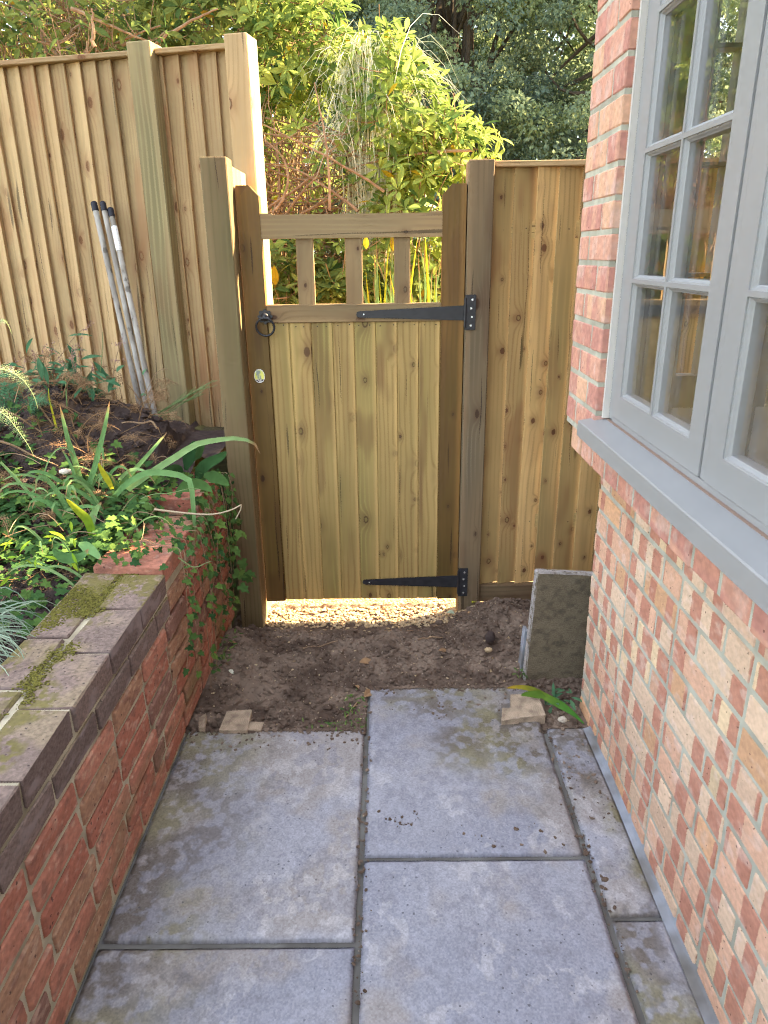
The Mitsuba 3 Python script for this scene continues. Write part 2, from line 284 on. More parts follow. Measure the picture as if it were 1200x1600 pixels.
MAT['bark'] = principled(lambda p, n, uv: mix((0.05, 0.04, 0.03), (0.13, 0.105, 0.08), fbm(p.x * 12, p.y * 12, p.z * 3)), 1.0)
MAT['green_stem'] = principled((0.16, 0.22, 0.08), 0.6)
MAT['pale_stem'] = principled((0.46, 0.36, 0.24), 0.7)
MAT['pale_chip'] = principled(lambda p, n, uv: mix((0.42, 0.35, 0.27), (0.66, 0.60, 0.50), noise(p.x * 90, p.y * 90, 1.0)), 0.9)

scene.update({'material_' + k: v for k, v in MAT.items()})

# ------------------------------------------------------------------ mesh helpers
used = {}
def fresh(key):
    n = used.get(key, 0); used[key] = n + 1
    return key if n == 0 else f'{key}_{n:03d}'

def put(key, V, F, bsdf, uv=None, smooth=False, parent=None, stuff=None, label=None, cat=None, group=None, structure=False):
    """ONE entry of the scene; returns its key"""
    k = fresh(parent + '__' + key if parent else key)
    scene[k] = mikit.ply((np.asarray(V, float), np.asarray(F, int)), 'material_' + bsdf, smooth=smooth, uv=uv)
    d = {}
    if stuff: d['kind'] = 'stuff'
    if structure: d['kind'] = 'structure'
    if label: d['label'] = label
    if cat: d['category'] = cat
    if group: d['group'] = group
    if d: labels[k] = d
    return k

def thing(key, label, cat, group=None):
    k = fresh(key)
    labels[k] = {'label': label, 'category': cat}
    if group: labels[k]['group'] = group
    return k

def soup(V, F):
    V = np.asarray(V)[np.asarray(F).ravel()]
    return V, np.arange(len(V)).reshape(-1, 3)

def seeds(r):
    return 4.0 * r.integers(0, 60), 4.0 * r.integers(0, 60)

def grain(V, F, axis, r, origin=None):
    """unshared triangles with uv = (along the grain, across it), plus a seed in steps of 4"""
    V, F = soup(V, F)
    axis = np.asarray(axis, float); axis /= np.linalg.norm(axis)
    o = V.mean(0) if origin is None else np.asarray(origin, float)
    t = V.reshape(-1, 3, 3)
    n = np.cross(t[:, 1] - t[:, 0], t[:, 2] - t[:, 0]); n /= np.linalg.norm(n, axis=1, keepdims=True) + 1e-15
    side = np.cross(n, axis); l = np.linalg.norm(side, axis=1, keepdims=True)
    flat = np.cross(axis, [0.3, 0.8, 0.51]); flat /= np.linalg.norm(flat)
    endface = l < 0.3
    side = np.where(endface, flat, side / np.maximum(l, 1e-9))
    a = np.where(endface, (t - o) @ np.cross(flat, axis), (t - o) @ axis)
    b = np.einsum('kij,kj->ki', t - o, side)
    s = seeds(r)
    return V, F, np.stack([a.ravel() + s[0], b.ravel() + s[1]], -1)

def hullbox(lo, hi, ch, r=None, jit=0.0):
    lo, hi = np.asarray(lo, float), np.asarray(hi, float)
    P = []
    for sx in (0, 1):
        for sy in (0, 1):
            for sz in (0, 1):
                s = np.array([sx, sy, sz])
                c = np.where(s == 1, hi, lo); inw = np.where(s == 1, -ch, ch)
                for k in range(3):
                    q = c + inw; q[k] = c[k]; P.append(q)
    P = np.array(P)
    if r is not None and jit: P = P + r.normal(0, jit, P.shape)
    m = trimesh.convex.convex_hull(P)
    return np.array(m.vertices), np.array(m.faces)

def beam(key, lo, hi, axis, bsdf, r, ch=0.004, M=None, jit=0.0, **kw):
    V, F = hullbox(lo, hi, ch, r, jit)
    o = (np.asarray(lo) + np.asarray(hi)) / 2
    V, F, uv = grain(V, F, axis, r, o)
    if M is not None: V = M(V)
    return put(key, V, F, bsdf, uv, **kw)

def box(lo, hi):
    m = trimesh.creation.box(bounds=[lo, hi]); return np.array(m.vertices), np.array(m.faces)

def join(parts):
    """(V, F[, uv]) tuples -> one"""
    Vs, Fs, uvs, at = [], [], [], 0
    for q in parts:
        Vs.append(q[0]); Fs.append(np.asarray(q[1]) + at); at += len(q[0])
        if len(q) > 2: uvs.append(q[2])
    return (np.vstack(Vs), np.vstack(Fs), np.vstack(uvs)) if uvs else (np.vstack(Vs), np.vstack(Fs))

def extrude_y(poly, y0, y1):
    """a polygon in (x, z), drawn out from y0 to y1"""
    m = trimesh.creation.extrude_polygon(poly, 1.0, engine='earcut')
    V = np.array(m.vertices)
    W = np.stack([V[:, 0], y1 + (y0 - y1) * V[:, 2], V[:, 1]], -1)
    return W, np.array(m.faces)

def extrude_x(poly, x0, x1):
    """a polygon in (y, z), drawn out from x0 to x1"""
    m = trimesh.creation.extrude_polygon(poly, 1.0, engine='earcut')
    V = np.array(m.vertices)
    W = np.stack([x0 + (x1 - x0) * V[:, 2], V[:, 0], V[:, 1]], -1)
    return W, np.array(m.faces)

def tube(points, radii, sides=5, cap=True):
    p = np.asarray(points, float); n = len(p)
    t = np.gradient(p, axis=0); t /= np.linalg.norm(t, axis=1, keepdims=True) + 1e-12
    ref = np.array([0, 0, 1.0]) if abs(t[:, 2]).mean() < 0.85 else np.array([1.0, 0, 0])
    a = np.cross(t, ref); a /= np.linalg.norm(a, axis=1, keepdims=True) + 1e-12
    b = np.cross(t, a); ang = np.arange(sides) * 2 * np.pi / sides
    rr = np.broadcast_to(radii, (n,))
    V = p[:, None] + rr[:, None, None] * (np.cos(ang)[None, :, None] * a[:, None] + np.sin(ang)[None, :, None] * b[:, None])
    i, j = np.meshgrid(np.arange(n - 1), np.arange(sides), indexing='ij')
    q = np.stack([i * sides + j, i * sides + (j + 1) % sides, (i + 1) * sides + (j + 1) % sides, (i + 1) * sides + j], -1).reshape(-1, 4)
    F = np.vstack([q[:, [0, 1, 2]], q[:, [0, 2, 3]]]); V = V.reshape(-1, 3)
    if cap:
        V = np.vstack([V, p[:1], p[-1:]]); k = len(V)
        j = np.arange(sides)
        F = np.vstack([F, np.stack([(j + 1) % sides, j, np.full(sides, k - 2)], -1), np.stack([(n - 1) * sides + j, (n - 1) * sides + (j + 1) % sides, np.full(sides, k - 1)], -1)])
    return V, F

def curve(pts, n=14, soft=False):
    """smooth curve through the points"""
    from scipy.interpolate import CubicSpline, PchipInterpolator
    p = np.asarray(pts, float)
    if len(p) == 2: return p[0] + (p[1] - p[0]) * np.linspace(0, 1, n)[:, None]
    d = np.concatenate([[0], np.cumsum(np.linalg.norm(np.diff(p, axis=0), axis=1))])
    if soft: return CubicSpline(d / d[-1], p)(np.linspace(0, 1, n))
    return PchipInterpolator(d / d[-1], p)(np.linspace(0, 1, n))

def ribbon(pts, width, r, n=14, taper=0.75, fold=0.25, facing=None, start=0.6, soft=False):
    """a folded strap leaf along a curve; width in metres at the widest"""
    c = curve(pts, n, soft); t = np.gradient(c, axis=0); t /= np.linalg.norm(t, axis=1, keepdims=True) + 1e-12
    f = np.array([0.1, -1.0, 0.45]) if facing is None else np.asarray(facing, float)
    s = np.cross(t, f); s /= np.linalg.norm(s, axis=1, keepdims=True) + 1e-12
    nn = np.cross(s, t)
    u = np.linspace(0, 1, n)
    w = width / 2 * np.minimum(start + (1 - start) * np.minimum(u / 0.3, 1), 1) * np.where(u > taper, np.sqrt(np.maximum(1 - (u - taper) / (1 - taper), 0.0)) , 1) + 0.0004
    V = np.stack([c - s * w[:, None], c - nn * (w * fold)[:, None], c + s * w[:, None]], 1).reshape(-1, 3)
    i = np.arange(n - 1)[:, None] * 3
    q = np.concatenate([i + [0, 1, 4, 3], i + [1, 2, 5, 4]]).reshape(-1, 4)
    F = np.vstack([q[:, [0, 1, 2]], q[:, [0, 2, 3]]])
    uv = np.stack([np.clip(np.full(len(V), r.random()) + np.repeat((u - 0.5) * 0.3, 3), 0, 0.9), np.repeat(u, 3)], -1)
    return V, F, uv

def leaf_shape(L=1.0, W=0.35, n=5, fold=0.25, curl=0.25, peak=0.55):
    """a leaf along +x, its face to +z"""
    u = np.linspace(0, 1, n); w = W / 2 * np.sin(np.pi * u ** (math.log(0.5) / math.log(peak))) ** 0.8
    w[0] = w[-1] = 0
    z = -curl * u ** 2
    V, F = [[0, 0, 0]], []
    for k in range(1, n - 1):
        V += [[u[k], w[k], z[k] + fold * w[k]], [u[k], 0, z[k]], [u[k], -w[k], z[k] + fold * w[k]]]
    V.append([u[-1] * 1.0, 0, z[-1]])
    F += [[0, 2, 1], [0, 3, 2]]
    for k in range(n - 3):
        a = 1 + 3 * k
        F += [[a, a + 1, a + 4], [a, a + 4, a + 3], [a + 1, a + 2, a + 5], [a + 1, a + 5, a + 4]]
    a, e = 1 + 3 * (n - 3), len(V) - 1
    F += [[a, a + 1, e], [a + 1, a + 2, e]]
    return np.array(V, float) * [L, L, L], np.array(F)

def ivy_shape():
    out = np.array([[0, 0], [-.14, .20], [0.05, .44], [.30, .26], [.52, .40], [.62, .17], [1.0, 0], [.62, -.17], [.52, -.40], [.30, -.26], [.05, -.44], [-.14, -.20]])
    V = np.vstack([[[0.36, 0]], out]); z = 0.10 * np.abs(V[:, 1]) - 0.12 * V[:, 0] ** 2
    k = len(out)
    F = [[0, 1 + i, 1 + (i + 1) % k] for i in range(k)]
    return np.column_stack([V, z]), np.array(F)[:, ::-1]

def frames(d, up):
    """rotation matrices whose x is d and whose z is as near to up as it goes"""
    d = d / (np.linalg.norm(d, axis=1, keepdims=True) + 1e-12)
    y = np.cross(up, d); y /= np.linalg.norm(y, axis=1, keepdims=True) + 1e-12
    return np.stack([d, y, np.cross(d, y)], -1)

def scatter(shape, pos, R, size, tone):
    """copies of a leaf: (N, k, 3) vertices, its faces, (N, k, 2) uv"""
    V, F = shape
    W = np.einsum('nij,kj->nki', R, V) * np.asarray(size)[:, None, None] + pos[:, None]
    uv = np.stack([np.repeat(np.asarray(tone)[:, None], len(V), 1), np.repeat(V[None, :, 0], len(pos), 0)], -1)
    return W, F, uv

def flat(W, F, uv):
    n, k = W.shape[:2]
    return W.reshape(-1, 3), (F[None] + (np.arange(n) * k)[:, None, None]).reshape(-1, 3), uv.reshape(-1, 2)

def foliage(parent, W, F, uv, bsdf, n_parts, name='leaf', rest='foliage', score=None):
    """the n_parts nearest leaves as parts, the rest as one part of the kind stuff"""
    n = len(W); pick = np.zeros(n, bool)
    if n_parts:
        s = np.linalg.norm(W.mean(1) - EYE, axis=1) if score is None else score
        pick[np.argsort(s, kind='stable')[:n_parts]] = True
    for i in np.nonzero(pick)[0]:
        put(name, W[i], F, bsdf, uv[i], parent=parent)
    if (~pick).any():
        V, FF, u = flat(W[~pick], F, uv[~pick])
        put(rest, V, FF, bsdf, u, parent=parent, stuff=True)

def inview(c):
    """is a point about inside the photograph's field of view, seen from the eye"""
    d = c - EYE
    f = np.array([-0.0061, 0.94, -0.3412]); rt = np.array([1, 0.006, 0]); u = np.array([0.011, 0.341, 0.94])
    z = d @ f
    return (z > 0.1) & (abs(d @ rt) < 0.56 * z) & (abs(d @ u) < 0.74 * z)

def grid(x0, x1, nx, y0, y1, ny, fn, keep=None):
    x, y = np.meshgrid(np.linspace(x0, x1, nx), np.linspace(y0, y1, ny), indexing='ij')
    V = np.stack([x, y, fn(x, y)], -1).reshape(-1, 3)
    i, j = np.meshgrid(np.arange(nx - 1), np.arange(ny - 1), indexing='ij')
    q = np.stack([i * ny + j, (i + 1) * ny + j, (i + 1) * ny + j + 1, i * ny + j + 1], -1).reshape(-1, 4)
    if keep is not None:
        q = q[keep(V[q].mean(1))]
    return V, np.vstack([q[:, [0, 1, 2]], q[:, [0, 2, 3]]])

def nz(x, y, s, seed=0, o=4):
    return meshkit.fbm(np.stack([np.asarray(x) * s, np.asarray(y) * s, np.zeros_like(x) + 0.5], -1), o, seed) - 0.5

def sstep(a, b, x):
    t = np.clip((np.asarray(x, float) - a) / (b - a), 0, 1); return t * t * (3 - 2 * t)

def blob(r, radius, sub=1, rough=0.25, squash=(1, 1, 1)):
    m = trimesh.creation.icosphere(sub); V = np.array(m.vertices)
    V = V * (1 + rough * r.normal(0, 1, (len(V), 1)).clip(-1.5, 1.5)) * squash * radius
    return V, np.array(m.faces)

# ------------------------------------------------------------------ ground
r = np.random.default_rng(1)
def soil_h(x, y):
    h = -0.012 + 0.016 * sstep(2.1, 2.6, y)
    h = h + 0.055 * np.exp(-((x - 0.52) / 0.26) ** 2 - ((y - 2.86) / 0.17) ** 2) + 0.03 * np.exp(-((x + 0.62) / 0.10) ** 2 - ((y - 2.6) / 0.35) ** 2)
    dip = sstep(2.66, 2.93, y) * (1 - sstep(0.20, 0.50, x)) + sstep(2.93, 3.08, y) * sstep(0.20, 0.50, x)
    h = h - 0.088 * dip
    h = h + 0.035 * nz(x, y, 4.5, 3) + 0.030 * nz(x, y, 14, 5) + 0.036 * nz(x, y, 46, 9, 3)
    under = (((x < -0.076) & (y < 2.052)) | ((x >= -0.085) & (x < 0.525) & (y < 2.306)) | ((x >= 0.52) & (y < 2.055)))
    return np.where(under, -0.055, h)
V, F = grid(-0.74, 1.7, 330, 1.9, 3.16, 175, soil_h)
put('soil', V, F, 'soil', smooth=True, structure=True)
V, F = box([-120, -60, -0.35], [120, 160, -0.16])
put('ground', V, F, 'turf', structure=True)
V, F = grid(-0.62, 2.6, 120, 3.05, 5.2, 80, lambda x, y: -0.10 + 0.02 * nz(x, y, 5, 2) - 0.02 * sstep(3.3, 3.05, y))
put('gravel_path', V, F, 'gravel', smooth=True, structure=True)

# stones of the gravel seen under the gate, crumbs of soil
P = np.column_stack([r.uniform(-0.62, 1.15, 9000), r.uniform(2.84, 3.4, 9000)])
P = P[(P[:, 1] > 2.93 + 0.16 * sstep(0.25, 0.5, P[:, 0]) + r.normal(0, 0.03, len(P)))]
base = trimesh.creation.icosphere(0)
bv, bf = np.array(base.vertices), np.array(base.faces)
def lumps(P, z, size, r, squash=0.6):
    n = len(P)
    W = bv[None] * (1 + 0.25 * r.normal(0, 1, (n, len(bv), 1)).clip(-1.5, 1.5)) * size[:, None, None] * np.array([1, 1, squash])
    a = r.uniform(0, 6.28, n); c, s = np.cos(a), np.sin(a)
    W = np.stack([W[..., 0] * c[:, None] * 1.3 - W[..., 1] * s[:, None], W[..., 0] * s[:, None] * 1.3 + W[..., 1] * c[:, None], W[..., 2]], -1)
    W += np.column_stack([P, z])[:, None]
    uv = np.repeat(r.random((n, 2))[:, None], len(bv), 1)
    return flat(W, bf, uv)
z = np.where(P[:, 1] < 3.12, soil_h(P[:, 0], P[:, 1]) + 0.004, -0.10 + 0.02 * nz(P[:, 0], P[:, 1], 5, 2) - 0.02 * sstep(3.3, 3.05, P[:, 1]))
V, F, uv = lumps(P, z, r.uniform(0.004, 0.0085, len(P)), r)
put('loose_gravel', V, F, 'pebble', uv, stuff=True, label='pale sunlit gravel lying under and behind the gate', cat='gravel')
P = np.column_stack([r.uniform(-0.70, 1.0, 11000), r.uniform(2.06, 3.02, 11000)])
z = soil_h(P[:, 0], P[:, 1]); ok = z > -0.05
P, z = P[ok], z[ok]
size = 0.0022 + 0.0115 * r.random(len(P)) ** 4
V, F, uv = lumps(P, z + 0.2 * size, size, r, 0.8)
put('soil_crumbs', V, F, 'soil', uv, stuff=True, label='small dark crumbs of earth strewn over the bare soil', cat='soil')
P = np.column_stack([r.uniform(-0.68, 0.8, 900), r.uniform(2.08, 2.98, 900)])
z = soil_h(P[:, 0], P[:, 1]); ok = (z > -0.05)
P, z = P[ok], z[ok]
V, F, uv = lumps(P, z + 0.001, 0.0015 + 0.0035 * r.random(len(P)) ** 3, r, 0.5)
put('wood_chips', V, F, 'pebble', uv, stuff=True, label='tiny pale chips of wood and grit scattered on the soil', cat='wood chips')

# ------------------------------------------------------------------ patio
V, F = box([-0.76, -3.0, -0.16], [0.74, 2.04, -0.0105]); put('patio', V, F, 'paving_joint', structure=True)
V, F = box([-0.086, 2.02, -0.16], [0.53, 2.292, -0.02]); put('joint_bed', V, F, 'paving_joint', parent='patio')
def paving(x0, x1, y0, y1, seed):
    q = np.random.default_rng(seed)
    nx, ny = max(6, int((x1 - x0) / 0.012)), max(6, int((y1 - y0) / 0.012))
    V, F = grid(x0, x1, nx, y0, y1, ny, lambda x, y: 0 * x)
    x, y = V[:, 0], V[:, 1]
    e = np.minimum(np.minimum(x - x0, x1 - x), np.minimum(y - y0, y1 - y))
    h = 0.0035 * nz(x, y, 7, seed) + 0.003 * nz(x, y, 22, seed + 3) - 0.0045 * np.exp(-e / 0.004)
    wob = 0.004 * nz(x + 3 * seed, y, 12, seed + 9) + 0.003 * nz(x + 3 * seed, y, 40, seed + 4, 2)
    V[:, 0] += np.where((x - x0 < 1e-6) | (x1 - x < 1e-6), wob, 0); V[:, 1] += np.where((y - y0 < 1e-6) | (y1 - y < 1e-6), wob, 0)
    V[:, 2] = h
    # rim
    idx = np.arange(nx * ny).reshape(nx, ny)
    ring = np.concatenate([idx[:, 0], idx[-1, 1:], idx[-2::-1, -1], idx[0, -2:0:-1]])
    low = V[ring] - [0, 0, 0.038]; k = len(V); m = len(ring)
    j = np.arange(m); j2 = (j + 1) % m
    F = np.vstack([F, np.stack([ring[j], k + j, k + j2], -1), np.stack([ring[j], k + j2, ring[j2]], -1)])
    s = seeds(q)
    V = np.vstack([V, low])
    put('slab', V, F, 'paving_stone', np.column_stack([V[:, 0] * 0 + s[0], V[:, 1] * 0 + s[1]]), smooth=30 if False else True, parent='patio')
for k, (x0, x1, y0, y1) in enumerate([
    (-0.705, -0.093, 1.256, 2.062), (-0.705, -0.093, 0.43, 1.238), (-0.705, -0.093, -0.4, 0.412),
    (-0.076, 0.524, 1.510, 2.312), (-0.076, 0.524, 0.69, 1.494), (-0.076, 0.524, -0.14, 0.672),
    (0.541, 0.672, 1.318, 2.062), (0.541, 0.672, 0.56, 1.304), (0.541, 0.672, -0.2, 0.548)]):
    paving(x0, x1, y0, y1, 11 + k)
q = [(0.664, 2.052), (0.668, 1.7), (0.664, 1.35), (0.662, 1.0), (0.665, 0.3), (0.665, -2)]
Pm = []
for x, y in q: Pm += [[x, y, 0.0005], [0.682, y, 0.007], [0.694, y, 0.020]]
Pm = np.array(Pm); i = np.arange(len(q) - 1)[:, None] * 3
qq = np.concatenate([i + [0, 3, 4, 1], i + [1, 4, 5, 2]]).reshape(-1, 4)
put('mortar_fillet', Pm, np.vstack([qq[:, [0, 1, 2]], qq[:, [0, 2, 3]]]), 'fillet_mortar', parent='patio')

# ------------------------------------------------------------------ retaining wall of the bed
WX = -0.71
t = thing('brick_retaining_wall', 'low red brick garden wall topped with dark mossy coping bricks, along the left of the path', 'wall')
CH = 0.0765
V, F = join([box([-0.955, -3.0, -0.1], [WX - 0.0042, 2.052, 8 * CH - 0.0065]), box([-0.92, 2.045, -0.1], [WX - 0.012, 2.53, 8 * CH + 0.014]), box([-0.925, 2.527, -0.1], [WX - 0.014, 2.882, 9 * CH - 0.002])])
put('mortar_core', V, F, 'old_mortar', parent=t)
r = np.random.default_rng(4)
def brick(parent, lo, hi, mat, axis, r, ch=0.0035, jit=0.0012, **kw):
    V, F = hullbox(lo, hi, ch, r, jit)
    V, F, uv = grain(V, F, axis, r, (np.asarray(lo) + np.asarray(hi)) / 2)
    put('brick', V, F, mat, uv, parent=parent, **kw)
cnt = 0
for c in range(10):
    z0, z1 = c * CH + 0.0065, (c + 1) * CH - 0.0065
    yend = 2.045 if c < 8 else 2.0
    if c in (6, 7):   # two dark courses; the upper one is two bricks wide
        y = 1.335 + (0.0 if c == 7 else 0.11) - 0.235 * 4
        while y < 2.0:
            y1 = min(y + 0.225, 2.045)
            if c == 7:
                brick(t, [-0.832, y, z0], [WX + 0.002 + r.normal(0, 0.0015), y1, z1 + 0.0072], 'coping_brick', [0, 1, 0], r, 0.004, 0.002)
            else:
                brick(t, [WX - 0.10, y, z0], [WX + 0.0015 + abs(r.normal(0, 0.0015)), y1, z1], 'coping_brick', [0, 1, 0], r, 0.004, 0.0012)
            y += 0.235
        if c == 6:
            for y, y1 in ((2.055, 2.27), (2.28, 2.49), (2.50, 2.70), (2.71, 2.885)): brick(t, [WX - 0.10, y, z0], [WX + 0.001 + abs(r.normal(0, 0.002)), y1, z1], 'red_brick', [0, 1, 0], r, 0.004, 0.0012)
        else:
            for y, y1 in ((2.51, 2.725), (2.735, 2.885)): brick(t, [WX - 0.10, y, z0 - 0.025], [WX + r.normal(0, 0.002), y1, z1 - 0.03], 'red_brick', [0, 1, 0], r, 0.004, 0.002)
        continue
    if c == 8:
        for y in np.arange(0.475, 2.0, 0.2345):
            brick(t, [-0.962, y, 7 * CH + 0.005], [-0.850, min(y + 0.2245, 2.046), 8 * CH + 0.0008], 'coping_brick', [0, 1, 0], r, 0.005, 0.002)
        for y, y1, x0, x1 in ((2.038, 2.26, -0.93, -0.722), (2.27, 2.37, -0.93, -0.72), (2.38, 2.50, -0.94, -0.72)):
            brick(t, [x0, y, z0 - 0.045], [x1 + 0.010, y1, z1 - 0.045], 'red_brick', [1, 0, 0], r, 0.004, 0.002)
        continue
    if c == 9:
        for y, y1 in ((2.52, 2.64), (2.65, 2.76), (2.77, 2.885)): brick(t, [-0.93, y, z0 - 0.068], [-0.712, y1, z1 - 0.062], 'red_brick', [1, 0, 0], r, 0.004, 0.002)
        continue
    y = 0.28 - 0.235 - r.uniform(0, 0.06) - (0.115 if c % 2 else 0)
    while y < 2.88:
        L = 0.218 if r.random() < 0.94 else 0.105
        y1 = min(y + L + r.normal(0, 0.002), 2.885)
        brick(t, [WX - 0.10, y, z0 + r.normal(0, 0.0012)], [WX + 0.0012 + abs(r.normal(0, 0.0016)), y1, z1 + r.normal(0, 0.0012)], 'red_brick', [0, 1, 0], r, 0.006, 0.0016)
        y = y1 + 0.014 + r.normal(0, 0.0015)
# moss cushions on the coping
P = np.column_stack([r.uniform(-0.955, -0.73, 16000), r.uniform(1.25, 2.05, 16000)])
f = nz(P[:, 0] * 1.5, P[:, 1], 7, 8) + 0.28 * sstep(1.5, 2.0, P[:, 1]) - 0.12 + 0.12 * np.exp(-((P[:, 0] + 0.84) / 0.03) ** 2) - 0.2 * sstep(-0.80, -0.74, P[:, 0])
P = P[f > 0.0 + 0.20 * r.random(len(P)) ** 0.8]
V, F, uv = lumps(P, np.full(len(P), 8 * CH + 0.001), r.uniform(0.0012, 0.0034, len(P)), r, 0.6)
put('moss', V, F, 'moss', uv, stuff=True, label='yellow green moss grown over the far end of the dark wall coping', cat='moss')

# ------------------------------------------------------------------ house
h = thing('brick_house', 'pale red brick house bay with grey painted window and sill, right of the path', 'house')
HX, C2 = 0.69, 0.0776
wall = h + '__wall'
V, F = join([box([HX + 0.0016, -3.0, -0.15], [HX + 0.22, 2.196, 0.97]), box([0.5668, 1.908, 1.05], [0.72, 2.2065, 2.75]), box([0.5892, -3.0, 0.9685], [HX + 0.2, 2.196, 1.0655]),
             box([0.571, -3.0, 2.42], [0.80, 2.204, 2.78]), box([0.75, 2.06, 2.42], [1.72, 2.204, 2.75]), box([0.75, 2.06, 0.95], [1.72, 2.204, 1.10]), box([1.62, 2.06, -0.15], [1.75, 2.20, 5.2]), box([0.80, 2.06, -0.15], [1.75, 2.196, 0.97]),
             box([1.70, -3.2, 2.70], [1.82, 2.3, 5.2]), box([0.6, -3.15, -0.1], [1.8, -3.0, 5.0])])
put('wall', V, F, 'pale_mortar', parent=h)
r = np.random.default_rng(6)
for c in range(13):
    z0 = c * C2 + 0.0055 - 0.02; z1 = z0 + C2 - 0.0135
    y = 2.2; k = c % 2; first = True
    while y > 0.15:
        L = (0.103 if k % 2 else 0.214) + r.normal(0, 0.002)
        if first and c % 2 == 0: L = 0.217
        ya = y - L
        dx = -0.0008 - abs(r.normal(0, 0.0008)); ch = 0.003 if not (first and c < 4) else 0.012
        brick(wall, [HX + dx, ya, z0 + r.normal(0, 0.0012)], [HX + 0.05, y, z1 + r.normal(0, 0.0012)], 'house_brick', [0, 1, 0], r, ch, 0.0007)
        y = ya - 0.0135; k += 1; first = False
# oversailing course under the sill
y = 2.200
while y > 0.25:
    brick(wall, [0.5862 - abs(r.normal(0, 0.001)), y - 0.1045, 0.965], [0.66, y, 1.064], 'pier_brick', [0, 0, 1], r, 0.004, 0.0007)
    y -= 0.1180
# the pier at the corner
for c in range(18):
    z0 = 1.0655 + c * 0.0768; z1 = z0 + 0.0645
    La, Lb = (0.094, 0.196) if c % 2 == 0 else (0.196, 0.094)
    dx = -0.0004 - abs(r.normal(0, 0.0008))
    brick(wall, [0.565 + dx, 2.208 - La, z0], [0.66, 2.208, z1], 'pier_brick', [0, 1, 0], r, 0.0035, 0.0007)
    brick(wall, [0.5645 - abs(r.normal(0, 0.0008)), 1.905, z0], [0.66, 1.905 + Lb, z1], 'pier_brick', [0, 1, 0], r, 0.0035, 0.0007)
# sill
S = sg.Polygon([(0.528, 1.070), (0.528, 1.109), (0.531, 1.112), (0.62, 1.126), (0.62, 1.070)])
m = trimesh.creation.extrude_polygon(S, 1.0, engine='earcut'); W = np.array(m.vertices)
V = np.stack([W[:, 0], 1.935 - 4.6 * W[:, 2], W[:, 1]], -1)
put('sill', V, np.array(m.faces)[:, ::-1], 'grey_paint', parent=h)
V, F = box([0.5935, -2.6, 1.1185], [0.6015, 1.893, 1.1238]); put('sill_joint', V, F, 'sill_joint', parent=h)
V, F = box([0.583, 1.8935, 1.126], [0.604, 1.9045, 2.42]); put('sealant', V, F, 'white_sealant', parent=h)
V, F = hullbox([0.5985, 1.872, 1.127], [0.67, 1.893, 2.42], 0.002); put('window_jamb', V, F, 'grey_paint', parent=h)
V, F = hullbox([0.6005, -2.6, 1.122], [0.67, 1.871, 1.1365], 0.001); put('window_frame', V, F, 'grey_paint', parent=h)
V, F = hullbox([0.5985, -2.6, 2.385], [0.67, 1.871, 2.42], 0.002); put('window_frame', V, F, 'grey_paint', parent=h)
ROWS = [1.199, 1.477, 1.487, 1.760, 1.770, 2.034, 2.044, 2.318]
def sash(y0, y1, kind='sash'):
    """from y0 (far) to y1 (near): a casement two panes wide and four high"""
    f0, f1 = y0 - 0.058, y1 + 0.062
    mid = (f0 + f1) / 2
    cols = [(mid + 0.0048, f0), (f1, mid - 0.0048)]
    outer = sg.box(y1, 1.1395, y0, 2.382)
    holes = [sg.box(a, ROWS[2 * k], b, ROWS[2 * k + 1]) for a, b in cols for k in range(4)]
    V, F = extrude_x(outer.difference(sg.MultiPolygon(holes)), 0.597, 0.642)
    s = put('sash', V, F, 'grey_paint', parent=h)
    for hl in holes:
        a, zb, b, zt = hl.bounds
        rings = []
        for x, i_ in ((0.5985, -0.0015), (0.6010, 0.0005), (0.6018, 0.003), (0.6065, 0.0062), (0.6085, 0.0085), (0.632, 0.0085)):
            rings.append([[x, a + i_, zb + i_], [x, b - i_, zb + i_], [x, b - i_, zt - i_], [x, a + i_, zt - i_]])
        R = np.array(rings).reshape(-1, 3); q = []
        for k in range(len(rings) - 1):
            for e in range(4):
                A, B = 4 * k + e, 4 * k + (e + 1) % 4
                q.append([A, B, B + 4, A + 4])
        q = np.array(q)
        V2, F2 = soup(R, np.vstack([q[:, [0, 1, 2]], q[:, [0, 2, 3]]]))
        put('bead', V2, F2, 'grey_paint', parent=s)
        V3 = np.array([[x, y, z] for x in (0.611, 0.627) for y, z in ((a + 0.008, zb + 0.008), (b - 0.008, zb + 0.008), (b - 0.008, zt - 0.008), (a + 0.008, zt - 0.008))])
        put('pane', V3, [[0, 1, 2], [0, 2, 3], [4, 5, 6], [4, 6, 7]], 'glass', parent=s)
sash(1.8685, 1.3115); sash(1.283, 0.728); sash(0.700, 0.145); sash(0.117, -0.44)
for y in (1.2975, 0.714, 0.131):
    V, F = hullbox([0.5995, y - 0.0105, 1.1375], [0.67, y + 0.0105, 2.384], 0.002); put('mullion', V, F, 'grey_paint', parent=h)
